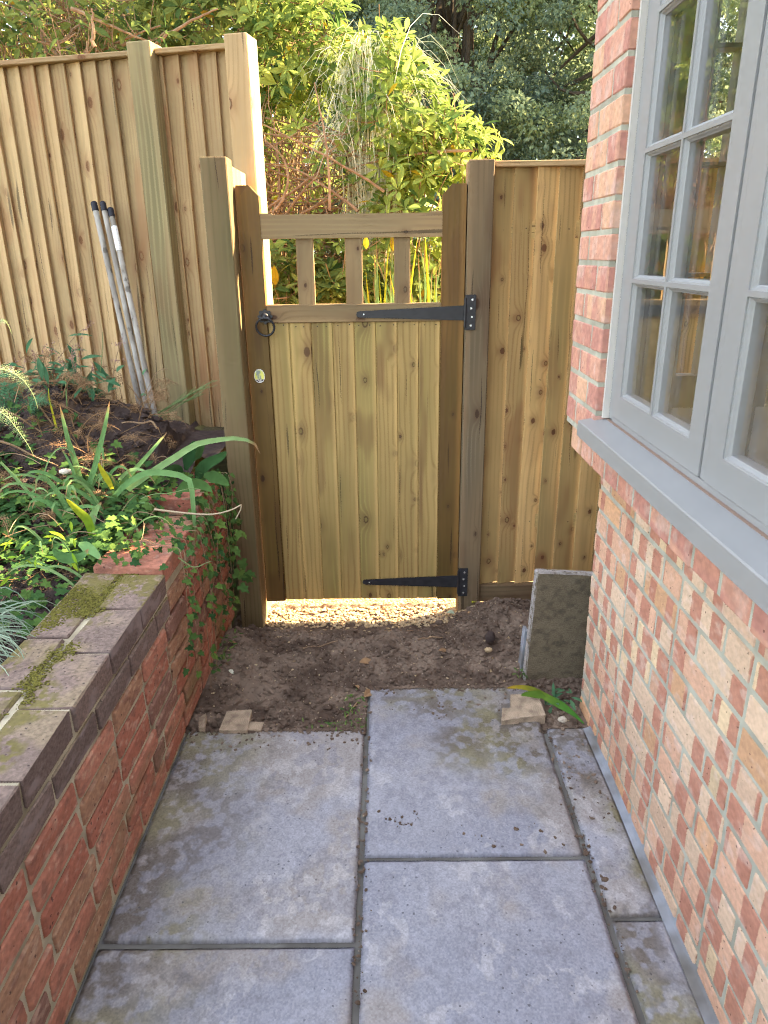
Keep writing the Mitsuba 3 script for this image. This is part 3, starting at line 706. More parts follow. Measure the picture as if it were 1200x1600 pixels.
# the bay's end window, seen through the front one
for a, b in ((0.735, 1.13), (1.16, 1.60)):
    outer = sg.box(a, 1.105, b, 2.415)
    m_ = (a + b) / 2
    holes = [sg.box(q0, ROWS[2 * k] + 0.002, q1, ROWS[2 * k + 1] + 0.002) for q0, q1 in ((a + 0.055, m_ - 0.012), (m_ + 0.012, b - 0.055)) for k in range(4)]
    V, F = extrude_y(outer.difference(sg.MultiPolygon(holes)), 2.11, 2.165)
    s = put('end_sash', V, F, 'grey_paint', parent=h)
    for hl in holes:
        x0, zb, x1, zt = hl.bounds
        put('pane', [[x0, 2.14, zb], [x1, 2.14, zb], [x1, 2.14, zt], [x0, 2.14, zt]], [[0, 1, 2], [0, 2, 3]], 'glass', parent=s)
for lo, hi in (([0.62, -2.9, 1.10], [1.62, 2.055, 1.118]), ([0.68, -2.9, 2.43], [6.5, 2.055, 2.45]), ([0.8, -2.9, 0.0], [6.5, 2.055, 0.05]), ([6.5, -2.9, 0.0], [6.6, 2.055, 2.45]), ([1.76, 2.06, 0.0], [6.6, 2.16, 2.6]), ([0.8, -3.0, 0.0], [6.6, -2.9, 2.6])):
    V, F = box(lo, hi); put('room_lining', V, F, 'room_paint', parent=h)
V, F = join([box([0.45, -3.3, 2.79], [1.75, 2.32, 2.83]), box([1.68, -3.4, 5.21], [7.2, 3.5, 5.3])])
put('roof', V, F, 'roof_tile', parent=h)
V, F = box([1.83, 2.17, -0.15], [6.9, 3.35, 5.2]); put('wall', V, F, 'pier_brick', np.zeros((len(V), 2)), parent=h)  # unseen house body, extended forward to keep the sun off the bed

# ------------------------------------------------------------------ the gate
r = np.random.default_rng(8)
g = thing('wooden_gate', 'closed wooden garden gate with vertical boards, three slats and black iron hinges', 'gate')
def oval(cx, cz, rx, rz, n=28):
    a = np.arange(n) * 2 * np.pi / n
    return sg.Polygon(np.column_stack([cx + rx * np.cos(a), cz + rz * np.sin(a)]))
st = sg.Polygon([(-0.576, 0.022), (-0.489, 0.022), (-0.489, 1.768), (-0.526, 1.807), (-0.576, 1.807)])
V, F = extrude_y(st, 2.998, 3.043); V, F, uv = grain(V, F, [0, 0, 1], r, [-0.535, 3, 0.9]); put('stile', V, F, 'stile_wood', uv, parent=g)
st = sg.Polygon([(0.225, 0.026), (0.317, 0.026), (0.317, 1.803), (0.262, 1.803), (0.225, 1.765)])
V, F = extrude_y(st, 2.998, 3.043); V, F, uv = grain(V, F, [0, 0, 1], r, [0.27, 3, 0.9]); put('stile', V, F, 'stile_wood', uv, parent=g)
V, F = extrude_y(sg.Polygon([(-0.4895, 1.613), (0.2255, 1.613), (0.2255, 1.706), (0.18, 1.706), (0.172, 1.701), (-0.438, 1.701), (-0.446, 1.706), (-0.4895, 1.706)]), 3.001, 3.042)
V, F, uv = grain(V, F, [1, 0, 0], r); put('top_rail', V, F, 'rail_wood', uv, parent=g)
beam('middle_rail', [-0.4895, 3.001, 1.290], [0.2255, 3.042, 1.362], [1, 0, 0], 'rail_wood', r, 0.003, parent=g)
for a, b in ((-0.356, -0.287), (-0.161, -0.093), (0.034, 0.099)):
    beam('slat', [a, 3.012, 1.352], [b, 3.032, 1.622], [0, 0, 1], 'rail_wood', r, 0.002, parent=g)
xs = np.linspace(-0.4885, 0.2245, 9)
for k in range(8):
    y = 3.010 + r.uniform(0, 0.0015)
    beam('board', [xs[k] - 0.0002, y, 0.020 + r.uniform(0, 0.003)], [xs[k + 1] + 0.0002, y + 0.018, 1.300], [0, 0, 1], 'gate_wood', r, 0.0042, parent=g)
beam('brace', [-0.48, 3.0305, 0.12], [0.22, 3.0425, 0.21], [1, 0, 0], 'rail_wood', r, 0.003, parent=g)

V, F = extrude_y(oval(-0.535, 1.076, 0.0225, 0.029), 2.996, 2.999); put('badge', V, F, 'badge', parent=g, label='oval yellow and grey maker badge')

def hinge(zc0, zc1, zp0, zp1, tip, zt):
    x1 = 0.3205
    strap = sg.Polygon([(tip + 0.012, zt - 0.0115), (tip + 0.003, zt - 0.008), (tip, zt), (tip + 0.003, zt + 0.008), (tip + 0.012, zt + 0.0115), (x1, zc1), (x1, zc0)]).buffer(0.001)
    V, F = extrude_y(strap, 2.9945, 2.9985)
    hk = put('hinge', V, F, 'black_iron', parent=g)
    V, F = extrude_y(sg.box(0.3225, zp0, 0.3625, zp1).buffer(0.0015), 2.9885, 2.9925); put('plate', V, F, 'black_iron', parent=hk)
    put('knuckle', *tube([[0.3215, 2.989, zp0 + 0.01], [0.3215, 2.989, zp1 - 0.01]], 0.0055, 10), 'black_iron', smooth=40, parent=hk)
    for f in (0.12, 0.37, 0.62, 0.87):
        V, F = trimesh.creation.cylinder(0.0042, 0.003, sections=10).vertices, trimesh.creation.cylinder(0.0042, 0.003, sections=10).faces
        V = np.array(V)[:, [0, 2, 1]] + [0.345 + (0.004 if f in (0.37, 0.87) else 0), 2.9878, zp0 + f * (zp1 - zp0)]
        put('screw', V, np.array(F)[:, ::-1], 'zinc', parent=hk)
    c = trimesh.creation.cylinder(0.003, 0.003, sections=8)
    put('screw', np.array(c.vertices)[:, [0, 2, 1]] + [tip + 0.03, 2.9938, zt], np.array(c.faces)[:, ::-1], 'zinc', parent=hk)
hinge(1.293, 1.350, 1.256, 1.391, -0.121, 1.321)
hinge(0.086, 0.144, 0.044, 0.182, -0.122, 0.116)

for k in range(8):   # nail heads along the top of the boards
    for f in (0.25, 0.75):
        c = trimesh.creation.cylinder(0.0024, 0.002, sections=8)
        put('nail', np.array(c.vertices)[:, [0, 2, 1]] + [xs[k] + f * (xs[k + 1] - xs[k]) + r.normal(0, 0.003), 3.0096, 1.277 + r.normal(0, 0.003)], np.array(c.faces)[:, ::-1], 'black_iron', parent=g)

hd = g + '__ring_handle'
a = np.linspace(0, 2 * np.pi, 25)[:-1]
tor = trimesh.creation.torus(0.0365, 0.0045, 32, 10)
V = np.array(tor.vertices)[:, [0, 2, 1]]
th = math.radians(12)
V = np.column_stack([V[:, 0], V[:, 1] * math.cos(th) - V[:, 2] * math.sin(th), V[:, 1] * math.sin(th) + V[:, 2] * math.cos(th)]) + [-0.4925, 2.972, 1.278]
put('ring_handle', V, np.array(tor.faces)[:, ::-1], 'black_iron', smooth=True, parent=g)
aa = np.linspace(0, 2 * np.pi, 61)[:-1]
ros = sg.Polygon(np.column_stack([-0.494 + (0.0275 + 0.0035 * np.cos(8 * aa)) * np.cos(aa), 1.317 + (0.0275 + 0.0035 * np.cos(8 * aa)) * np.sin(aa)]))
V, F = extrude_y(ros, 2.992, 2.9975); put('rosette', V, F, 'black_iron', parent=hd)
sp = trimesh.creation.icosphere(2)
put('boss', np.array(sp.vertices) * [0.017, 0.022, 0.017] + [-0.494, 2.987, 1.317], sp.faces, 'black_iron', smooth=True, parent=hd)
put('pivot', *tube([[-0.512, 2.974, 1.314], [-0.475, 2.974, 1.314]], 0.006, 10), 'black_iron', smooth=40, parent=hd)

# ------------------------------------------------------------------ posts and fences
r = np.random.default_rng(9)
beam('gate_post', [-0.682, 2.90, -0.4], [-0.583, 3.0, 1.897], [0, 0, 1], 'post_wood', r, 0.004, label='greenish left gate post, standing between the garden wall and the gate', cat='post')
beam('gate_post', [0.3215, 2.994, -0.4], [0.422, 3.094, 1.886], [0, 0, 1], 'brown_post_wood', r, 0.004, label='brown right gate post that carries the two black hinge plates', cat='post')
beam('closing_board', [-0.612, 3.004, -0.15], [-0.584, 3.28, 1.875], [0, 0, 1], 'fence_wood', r, 0.002, label='short sunlit board closing the gap behind the left gate post', cat='board')

def feather(key, M, s0, s1, z0, z1, mat, r, parent, thick=0.017, thin=0.006, lean=0.006):
    """a feather-edge board; thick edge at s1. local axes: s along the fence, t out of it, z"""
    g1 = 0.006 * np.sign(s0 - s1)   # the thick edge is cut back underneath, so its joint reads dark
    poly = np.array([[s0, 0], [s1 + g1, 0], [s1 + g1 * 0.9, 0.4 * (thick + lean)], [s1, thick + lean], [s1 + g1 * 0.3, thick + lean + 0.0018], [s0, thin]])
    n = len(poly)
    k = 8; zz = np.linspace(z0, z1, k)
    ws, wt = 0.0025 * np.sin(zz * 2.1 + r.uniform(0, 6)), 0.0022 * np.sin(zz * 2.9 + r.uniform(0, 6))
    V = np.concatenate([np.column_stack([poly[:, 0] + ws[i], poly[:, 1] + wt[i], np.full(n, zz[i])]) for i in range(k)])
    F = []
    for i in range(k - 1):
        for j in range(n):
            A, B = i * n + j, i * n + (j + 1) % n
            F += [[A, B, B + n], [A, B + n, A + n]]
    for j in range(1, n - 1): F += [[0, j + 1, j], [(k - 1) * n, (k - 1) * n + j, (k - 1) * n + j + 1]]
    V, F, uv = grain(V, np.array(F), [0, 0, 1], r, [(s0 + s1) / 2, 0, (z0 + z1) / 2])
    put(key, M(V), F, mat, uv, parent=parent)

th = math.radians(12.0)
e_, n_ = np.array([-math.cos(th), math.sin(th)]), np.array([-math.sin(th), -math.cos(th)])
A0 = np.array([-0.543, 3.30])
def ML(V):   # local (s to the left from the end post, t towards the viewer from the post fronts' plane, z)
    return np.column_stack([A0[0] + V[:, 0] * e_[0] + V[:, 1] * n_[0], A0[1] + V[:, 0] * e_[1] + V[:, 1] * n_[1], V[:, 2]])
t = thing('tall_timber_fence', 'tall pale timber fence of overlapping vertical boards on the bank at the left', 'fence')
for s0, s1 in ((0.0, 0.098), (0.425, 0.53), (2.30, 2.40)):
    V, F = hullbox([s0, -0.115, -0.3], [s1, 0, 2.388], 0.004)
    V, F, uv = grain(V, F[:, ::-1], [0, 0, 1], r, [(s0 + s1) / 2, -0.05, 1.2]); put('post', ML(V), F, 'fence_post_wood' if s0 > 0.2 else 'fence_wood', uv, parent=t)
s = 0.085
while s < 3.6:
    dz = 0.0
    zb = 0.70 + 0.16 * max(0, s - 0.3)
    feather('board', lambda V: ML(V - [0, 0.088, 0]), s + 0.102 + r.normal(0, 0.003), s, min(zb, 1.1) - 0.02, 2.345 + r.normal(0, 0.001), 'fence_wood', r, t, 0.022, 0.003)
    s += 0.0765 + r.normal(0, 0.003)
for z in (0.95, 1.55, 2.15):
    V, F = hullbox([0.05, -0.15, z], [3.6, -0.085, z + 0.06], 0.003); V, F, uv = grain(V, F[:, ::-1], [1, 0, 0], r); put('back_rail', ML(V), F, 'fence_wood', uv, parent=t)
for s0, s1 in ((0.099, 0.424), (0.531, 2.299), (2.401, 3.6)):
    V, F = hullbox([s0, -0.10, 2.346], [s1, -0.035, 2.366], 0.003); V, F, uv = grain(V, F[:, ::-1], [1, 0, 0], r); put('capping_rail', ML(V), F, 'fence_wood', uv, parent=t)
V, F = hullbox([0.10, -0.076, 0.62], [0.42, -0.04, 0.735], 0.003); V, F, uv = grain(V, F[:, ::-1], [1, 0, 0], r); put('gravel_board', ML(V), F, 'fence_wood', uv, parent=t)

t = thing('low_timber_fence', 'brown timber fence panel of overlapping knotty boards, between the right gate post and the house', 'fence')
x = 0.4235
k = 0
while x < 1.72:
    w = 0.088 + r.normal(0, 0.003)
    feather('board', lambda V: V * [1, -1, 1] + [0, 3.074, 0], x + w + 0.012, x, 0.078, 1.862, 'panel_wood', r, t, 0.024, 0.003)
    x += w; k += 1
beam('gravel_board', [0.4225, 3.030, -0.008], [1.82, 3.066, 0.077], [1, 0, 0], 'brown_post_wood', r, 0.003, parent=t)
for k in range(6):
    for z in (0.385, 1.035, 1.635):
        for f in (0.25, 0.62):
            c = trimesh.creation.cylinder(0.0021, 0.004, sections=6)
            put('nail', np.array(c.vertices)[:, [0, 2, 1]] + [0.4235 + 0.088 * (k + f) + r.normal(0, 0.004), 3.0545 + 0.010 * f, z + r.normal(0, 0.006)], np.array(c.faces)[:, ::-1], 'black_iron', parent=t)
beam('capping_rail', [0.4225, 3.030, 1.8625], [1.82, 3.095, 1.884], [1, 0, 0], 'fence_wood', r, 0.003, parent=t)
for z in (0.35, 1.0, 1.6): beam('back_rail', [0.43, 3.068, z], [1.82, 3.12, z + 0.07], [1, 0, 0], 'panel_wood', r, 0.003, parent=t)

# ------------------------------------------------------------------ the raised bed
r = np.random.default_rng(12)
def bed_h(x, y):
    left = np.maximum(0, -x - 0.95)
    h = 0.535 + 0.24 * sstep(1.9, 3.2, y) + 0.20 * np.minimum(left, 1.2) * sstep(1.7, 3.0, y) - 0.03 * sstep(1.6, 0.5, y)
    h = h + 0.24 * np.exp(-((x + 1.30) / 0.26) ** 2 - ((y - 2.84) / 0.26) ** 2) + 0.12 * np.exp(-((x + 1.75) / 0.3) ** 2 - ((y - 2.75) / 0.3) ** 2)
    h = h + 0.10 * np.exp(-((x + 1.02) / 0.16) ** 2 - ((y - 2.95) / 0.16) ** 2)
    h = h + 0.06 * nz(x, y, 5, 21) + 0.05 * nz(x, y, 16, 22) + 0.03 * nz(x, y, 45, 23, 3)
    return np.where(x > -0.93, np.minimum(h, 0.60 + 0.16 * sstep(2.35, 2.9, y)), h) - 0.06 * np.exp(-((x + 0.965) / 0.05) ** 2) * (y < 2.0)
def bed_far(x, y): return bed_h(x, np.minimum(y, 3.25)) * sstep(-0.55, -0.75, x + 0.0 * y) - 0.1 * (1 - sstep(-0.55, -0.75, x))
V, F = grid(-2.9, -0.72, 210, 0.2, 3.62, 330, bed_h, keep=lambda c: (c[:, 0] < -0.945) | ((c[:, 1] > 2.05) & (c[:, 0] < -0.80)) | (c[:, 1] > 2.89))
put('earth_bank', V, F, 'peat', smooth=True, structure=True)
V, F = grid(-8, -0.52, 60, 3.36, 9, 40, bed_far); put('slope_behind', V, F, 'turf', smooth=True, structure=True)
P = np.column_stack([r.uniform(-2.0, -0.95, 7000), r.uniform(1.3, 3.25, 7000)])
size = 0.003 + 0.016 * r.random(len(P)) ** 5
V, F, uv = lumps(P, bed_h(P[:, 0], P[:, 1]) + 0.2 * size, size, r, 0.8)
put('earth_clods', V, F, 'peat', uv, stuff=True, label='dark crumbly clods of earth on the planting bank', cat='soil')

# strap-leaved plants (each leaf a part)
IRIS = [[[-1.153,2.55,0.678],[-1.154,2.533,0.807],[-1.165,2.517,0.948],[-1.164,2.5,1.059]],[[-1.125,2.5,0.682],[-1.059,2.483,0.855],[-1.004,2.467,0.982],[-0.965,2.45,1.083]],[[-1.069,2.5,0.656],[-0.946,2.525,0.755],[-0.791,2.55,0.85],[-0.693,2.575,0.899],[-0.58,2.6,0.908],[-0.511,2.625,0.884],[-0.492,2.65,0.832]],[[-1.085,2.52,0.662],[-0.998,2.58,0.756],[-0.882,2.64,0.879],[-0.857,2.7,0.91]],[[-1.042,2.5,0.656],[-0.91,2.483,0.8],[-0.848,2.467,0.819],[-0.783,2.45,0.818],[-0.712,2.433,0.794],[-0.703,2.417,0.756],[-0.706,2.4,0.551]],[[-1.041,2.3,0.609],[-1.027,2.267,0.706],[-1.041,2.233,0.759],[-1.056,2.2,0.81]],[[-1.069,2.35,0.601],[-1.047,2.35,0.686],[-1.006,2.35,0.746]],[[-1.04,2.35,0.638],[-0.964,2.317,0.686],[-0.895,2.283,0.698],[-0.846,2.25,0.656]],[[-1.022,2.5,0.744],[-1.022,2.45,0.816],[-1.017,2.4,0.874]],[[-1.36,2.4,0.882],[-1.289,2.4,0.78],[-1.218,2.4,0.662]],[[-1.253,2.7,0.761],[-1.276,2.683,0.909],[-1.277,2.667,1.037],[-1.266,2.65,1.098]],[[-1.306,2.75,0.624],[-1.274,2.75,0.84],[-1.244,2.75,1.095],[-1.239,2.75,1.156]],[[-1.076,2.6,0.877],[-1.07,2.55,0.741]],[[-1.144,2.5,0.683],[-1.155,2.5,0.808],[-1.186,2.5,0.905]]]
WID = [0.021, 0.020, 0.024, 0.017, 0.022, 0.030, 0.028, 0.016, 0.022, 0.011, 0.008, 0.005, 0.006, 0.012]
p1 = thing('strap_leaved_plant', 'large iris-like plant with long arching green strap leaves, one bent over the wall', 'plant')
p2 = thing('strap_leaved_plant', 'small broad-leaved plant with a yellow leaf tip just behind the mossy wall top', 'plant')
p3 = thing('strap_leaved_plant', 'upright thin bluish strap leaves in front of the dark earth mound', 'plant')
p4 = thing('strap_leaved_plant', 'single narrow strap leaf lying slantwise at the left edge of the bed', 'plant')
own = [p1, p1, p1, p1, p1, p2, p2, p2, p2, p4, p3, p3, p1, p3]
for i, pts in enumerate(IRIS):
    pts = np.array(pts)
    if i in (0, 1, 2, 3, 4, 11, 12): pts = np.vstack([pts[0] - [0.0, 0.0, 0.06], pts])
    mat = 'yellow_leaf' if i in (5, 8, 10) else 'strap_leaf'
    V, F, uv = ribbon(pts, WID[i], r, 18, 0.55, 0.3)
    if i == 5: uv[:, 0] = np.clip(0.05 + 0.9 * uv[:, 1] ** 3, 0, 0.9)
    put('leaf', V, F, mat, uv, smooth=True, parent=own[i])
for j in range(46):   # more blades of the same plant, and thin grass through the ivy
    b = np.array([-1.10 + r.normal(0, 0.07), 2.46 + r.normal(0, 0.07), 0.62]) if j < 22 else np.array([r.uniform(-1.6, -0.9), r.uniform(2.0, 2.6), 0.0])
    if j >= 22: b[2] = bed_h(b[:1], b[1:2])[0]
    a = r.uniform(-0.6, 3.7); L = r.uniform(0.10, 0.24) if j < 22 else r.uniform(0.06, 0.20); hgt = r.uniform(0.10, 0.24) if j < 22 else r.uniform(0.04, 0.16)
    dx, dy = math.cos(a) * L, -abs(math.sin(a)) * L * 0.6
    V, F, uv = ribbon([b, b + [dx * 0.4, dy * 0.4, hgt * 0.8], b + [dx * 0.8, dy * 0.8, hgt], b + [dx * 1.15, dy * 1.15, hgt * 0.75]], r.uniform(0.010, 0.019) if j < 22 else r.uniform(0.004, 0.009), r, 12, 0.5, 0.3, soft=True)
    put('leaf', V, F, 'strap_leaf', uv, smooth=True, parent=p1)
DARK = [[[-0.78,2.75,0.681],[-0.733,2.717,0.764],[-0.644,2.683,0.819],[-0.62,2.65,0.843]],[[-0.732,2.7,0.737],[-0.665,2.65,0.736],[-0.611,2.6,0.719]],[[-0.816,2.75,0.741],[-0.773,2.725,0.841],[-0.751,2.7,0.873]],[[-0.816,2.7,0.73],[-0.836,2.65,0.771],[-0.87,2.6,0.774]],[[-0.8,2.8,0.767],[-0.756,2.775,0.827],[-0.726,2.75,0.86]],[[-0.786,2.5,0.729],[-0.693,2.475,0.768],[-0.638,2.45,0.744]]]
p5 = thing('broad_leaved_plant', 'dark green plant with broad pointed leaves by the end of the garden wall', 'plant')
for pts in DARK:
    V, F, uv = ribbon(pts, 0.050, r, 12, 0.35, 0.25, start=0.25); uv[:, 0] *= 0.3
    put('leaf', V, F, 'ivy_leaf', uv, smooth=True, parent=p5)
BROAD = [[[-1.025,2.0,0.716],[-1.005,2.017,0.679],[-0.974,2.033,0.671],[-0.941,2.05,0.694]],[[-0.994,2.1,0.691],[-0.937,2.05,0.694],[-0.884,2.0,0.678]]]
p6 = thing('broad_leaved_plant', 'pair of bent green leaves lying low beside the mossy wall coping', 'plant')
for pts in BROAD:
    V, F, uv = ribbon(pts, 0.034, r, 12, 0.4, 0.3, start=0.3); put('leaf', V, F, 'strap_leaf', uv * [0.4, 1], smooth=True, parent=p6)

# fallen bracken stalks, dry stems
STEMS = [[[-1.254,2.9,0.8],[-1.19,2.9,1.042],[-1.154,2.9,1.146],[-1.13,2.9,1.272]],[[-1.337,2.9,1.031],[-1.355,2.8,1.187]],[[-1.402,2.5,0.931],[-1.299,2.55,0.856],[-1.236,2.6,0.791]],[[-1.434,2.6,1.028],[-1.352,2.65,0.955],[-1.281,2.7,0.853]],[[-1.359,2.7,1.044],[-1.301,2.7,0.956],[-1.253,2.7,0.866]],[[-1.16,3.0,0.914],[-1.187,3.05,0.988],[-1.132,3.1,1.211]],[[-1.428,2.9,1.11],[-1.341,2.9,1.161],[-1.264,2.9,1.236],[-1.205,2.9,1.285]],[[-1.115,3.0,0.886],[-1.018,2.967,1.015],[-0.929,2.933,1.112],[-0.887,2.9,1.122]],[[-0.928,2.8,0.902],[-0.95,2.8,0.929],[-1.067,2.8,0.925]],[[-0.884,2.75,0.862],[-0.894,2.7,0.931]],[[-1.049,3.05,0.874],[-0.862,3.025,0.989],[-0.713,3.0,1.059]],[[-0.99,3.05,0.901],[-0.833,3.025,1.002],[-0.769,3.0,1.033]],[[-1.055,3.05,0.868],[-0.931,3.05,0.929],[-0.842,3.05,0.978]],[[-0.825,2.35,0.717],[-0.72,2.37,0.692],[-0.623,2.39,0.686],[-0.557,2.41,0.693],[-0.533,2.43,0.7],[-0.563,2.45,0.638]],[[-0.884,2.4,0.739],[-0.789,2.4,0.762],[-0.674,2.4,0.773]],[[-0.679,2.1,0.639],[-0.637,2.1,0.609],[-0.573,2.1,0.624]]]
LAB = {2: 'brown bracken stalk lying across the bed at the left edge', 3: 'upper brown bracken stalk lying on the dark earth mound', 4: 'short brown stalk slanting down the dark earth mound',
       5: 'thin upright dry stem with a pink seed head against the fence', 7: 'thin bare curved twig leaning by the grey poles', 9: 'small rusty stalk among the leaves in front of the grey poles', 8: 'brown twig lying at the foot of the grey poles',
       13: 'long pale dry stalk curling off the end of the garden wall', 14: 'thin green stalk lying over the ivy beside the garden wall', 15: 'thin ivy runner hanging at the end of the red wall'}
pg = thing('green_broom', 'sprig of thin dark green twigs sticking out in front of the fence', 'plant')
pk = thing('seeding_weed', 'bushy weed with small green leaves and pinkish seed heads in front of the fence', 'plant')
for i, pts in enumerate(STEMS):
    c = curve(pts, 16) + np.column_stack([np.zeros(16), np.zeros(16), 0.004 * np.sin(np.linspace(0, 9, 16))])
    rad = 0.0045 if i in (2, 3, 4, 8, 13) else 0.0022
    V, F = tube(c, np.linspace(rad, rad * 0.5, 16), 5)
    if i in (10, 11, 12): put('stem', V, F, 'green_stem', parent=pg)
    elif i in (0, 1, 6): put('stem', V, F, 'twig' if i == 6 else 'green_stem', parent=pk)
    else: put('dry_stem', V, F, 'pale_stem' if i == 13 else 'green_stem' if i in (14, 15) else 'twig', label=LAB.get(i), cat='stem')
for j in range(26):
    q = np.array(STEMS[10 + j % 3]); u = r.uniform(0.2, 1)
    a = curve(q, 20)[int(u * 19)]; d = q[-1] - q[0]; d = d / np.linalg.norm(d) + r.normal(0, 0.16, 3)
    V, F = tube([a, a + d * r.uniform(0.05, 0.14)], [0.0016, 0.0006], 4, cap=False); put('needle', V, F, 'green_stem', parent=pg)
# weed: leaves and seed heads
LE = leaf_shape(1, 0.26, 5, 0.2, 0.3)
def weed_leaves(n, cx, cy, cz, sx, sy, sz, size, mat, parent, nparts, tone=(0, 0.6), seed=0):
    q = np.random.default_rng(seed)
    pos = np.column_stack([q.normal(cx, sx, n), q.normal(cy, sy, n), q.normal(cz, sz, n)])
    d = np.column_stack([q.normal(0, 1, n), q.normal(-0.3, 0.8, n), q.normal(0.1, 0.5, n)])
    up = np.column_stack([q.normal(0, 0.35, n), q.normal(-0.5, 0.3, n), np.ones(n)])
    W, F, uv = scatter(LE, pos, frames(d, up), q.uniform(0.6, 1.3, n) * size, q.uniform(*tone, n))
    foliage(parent, W, F, uv, mat, nparts)
weed_leaves(150, -1.36, 2.9, 1.08, 0.12, 0.08, 0.055, 0.075, 'fern_green', pk, 40, seed=3)
def seedhead(p, d, n, parent, q, size=0.008):
    pos = np.asarray(p) + np.outer(np.linspace(0, 1, n), d) + q.normal(0, 0.004, (n, 3))
    dd = np.asarray(d) + q.normal(0, 0.5 * np.linalg.norm(d), (n, 3))
    W, F, uv = scatter(leaf_shape(1, 0.5, 4, 0.5, 0.2), pos, frames(dd, q.normal(0, 1, (n, 3))), q.uniform(0.7, 1.4, n) * size, q.random(n) * 0.9)
    V, FF, u = flat(W, F, uv); put('seed_head', V, FF, 'seed_head', u, parent=parent)
q = np.random.default_rng(5)
for j in range(16):
    p = np.array([q.uniform(-1.55, -1.18), q.uniform(2.82, 2.95), q.uniform(1.10, 1.24)]); d = np.array([q.normal(0.01, 0.02), 0, q.uniform(0.03, 0.06)])
    V, F = tube([p - [q.normal(0, 0.02), 0, 0.12], p], 0.0012, 4, cap=False); put('stem', V, F, 'twig', parent=pk); seedhead(p, d, 24, pk, q)
for p, d in (([-1.205, 2.9, 1.28], [0.035, 0, 0.03]), ([-1.14, 3.08, 1.19], [0.02, 0, 0.05]), ([-1.15, 3.05, 1.20], [0.05, 0.0, 0.02]), ([-1.18, 3.06, 1.14], [0.06, 0, 0.0])): seedhead(p, d, 26, pk, q)

# ferns
def frond(pts, width, r, npairs=18, sub=7, droop=0.25, curl=0.0, facing=(0.1, -0.8, 0.6)):
    """(V, F, uv) of one frond: pairs of pinnae, each a row of leaflets"""
    c = curve(pts, npairs + 4); t = np.gradient(c, axis=0); t /= np.linalg.norm(t, axis=1, keepdims=True)
    f = np.asarray(facing, float); parts = [tube(c, np.linspace(0.0022, 0.0006, len(c)), 4, cap=False)]
    parts[0] = (*parts[0], np.full((len(parts[0][0]), 2), 0.5))
    LV, LF = leaf_shape(1, 0.42, 4, 0.1, 0.15)
    for k in range(3, npairs + 3):
        u = (k - 3) / npairs
        ln = width / 2 * (np.sin(np.pi * (0.12 + 0.88 * u) ** 0.7)) * (0.9 + 0.2 * r.random())
        if ln < 0.004: continue
        s = np.cross(t[k], f); s /= np.linalg.norm(s); nn = np.cross(s, t[k])
        for sg_ in (-1, 1):
            d = sg_ * s + 0.35 * t[k] - nn * droop + r.normal(0, 0.06 + curl, 3); d /= np.linalg.norm(d)
            pos, D = [], []
            for m_ in range(sub):
                v = (m_ + 0.5) / sub
                for s2 in (-1, 1):
                    pos.append(c[k] + d * ln * v - nn * droop * ln * v * v * 0.5); D.append((0.5 * d + s2 * np.cross(d, nn)) * (1.05 - v))
            D = np.array(D); pos = np.array(pos)
            R = frames(D, np.tile(nn, (len(D), 1)) + r.normal(0, 0.15 + curl, D.shape))
            W, F, uv = scatter((LV, LF), pos, R, np.linalg.norm(D, axis=1) * ln * 0.30, np.clip(r.random() * 0.6 + r.normal(0.1, 0.1, len(D)), 0, 0.9))
            parts.append(flat(W, F, uv))
    return join(parts)
fr = np.random.default_rng(31)
f1 = thing('fern', 'pale yellow green fern fronds hanging in at the left edge of the picture', 'fern')
for pts, w in (([[-1.30, 2.25, 1.20], [-1.215, 2.25, 1.225], [-1.15, 2.25, 1.19], [-1.12, 2.25, 1.10]], 0.10), ([[-1.30, 2.22, 1.10], [-1.22, 2.2, 1.10], [-1.165, 2.2, 1.03], [-1.135, 2.2, 0.955]], 0.10), ([[-1.30, 2.3, 1.28], [-1.23, 2.3, 1.36], [-1.205, 2.3, 1.37], [-1.185, 2.3, 1.33]], 0.09)):
    V, F, uv = frond(pts, w * 0.62, fr, 15, 5, 0.1); put('frond', V, F, 'fern_pale', uv, parent=f1)
f2 = thing('fern', 'bluish green fern fronds beneath the seeding weed at the left', 'fern')
for pts, w in (([[-1.40, 2.75, 0.95], [-1.46, 2.7, 1.05], [-1.56, 2.65, 1.10], [-1.70, 2.6, 1.10]], 0.16), ([[-1.38, 2.72, 0.95], [-1.36, 2.68, 1.03], [-1.30, 2.62, 1.06], [-1.22, 2.58, 1.04]], 0.13), ([[-1.45, 2.7, 0.94], [-1.50, 2.6, 1.00], [-1.56, 2.5, 1.02], [-1.63, 2.42, 1.0]], 0.15), ([[-1.5, 2.75, 0.95], [-1.6, 2.72, 1.06], [-1.66, 2.7, 1.12], [-1.78, 2.66, 1.14]], 0.15)):
    V, F, uv = frond(pts, w, fr, 18, 6); put('frond', V, F, 'fern_green', uv, parent=f2)
f3 = thing('dead_fern', 'heap of brown dried bracken crumpled on top of the dark earth mound', 'fern')
def heap(parent, cx, cy, sx, sy, n, zoff, mat, L=(0.10, 0.22), w=0.07, curl=0.25):
    for j in range(n):
        x, y = fr.normal(cx, sx), fr.normal(cy, sy); z = bed_h(np.array([x]), np.array([y]))[0] + fr.uniform(0, zoff)
        a = fr.uniform(0, 6.28); d = np.array([math.cos(a), 0.6 * math.sin(a), fr.uniform(-0.1, 0.5)]) * fr.uniform(*L)
        side = fr.normal(0, 0.03, 3)
        V, F, uv = frond([[x, y, z], np.array([x, y, z]) + d * 0.5 + side + [0, 0, 0.03], np.array([x, y, z]) + d + side - [0, 0, 0.02]], w, fr, 10, 4, 0.4, curl); put('frond', V, F, mat, uv, parent=parent)
heap(f3, -1.30, 2.82, 0.10, 0.07, 38, 0.07, 'dead_leaf')
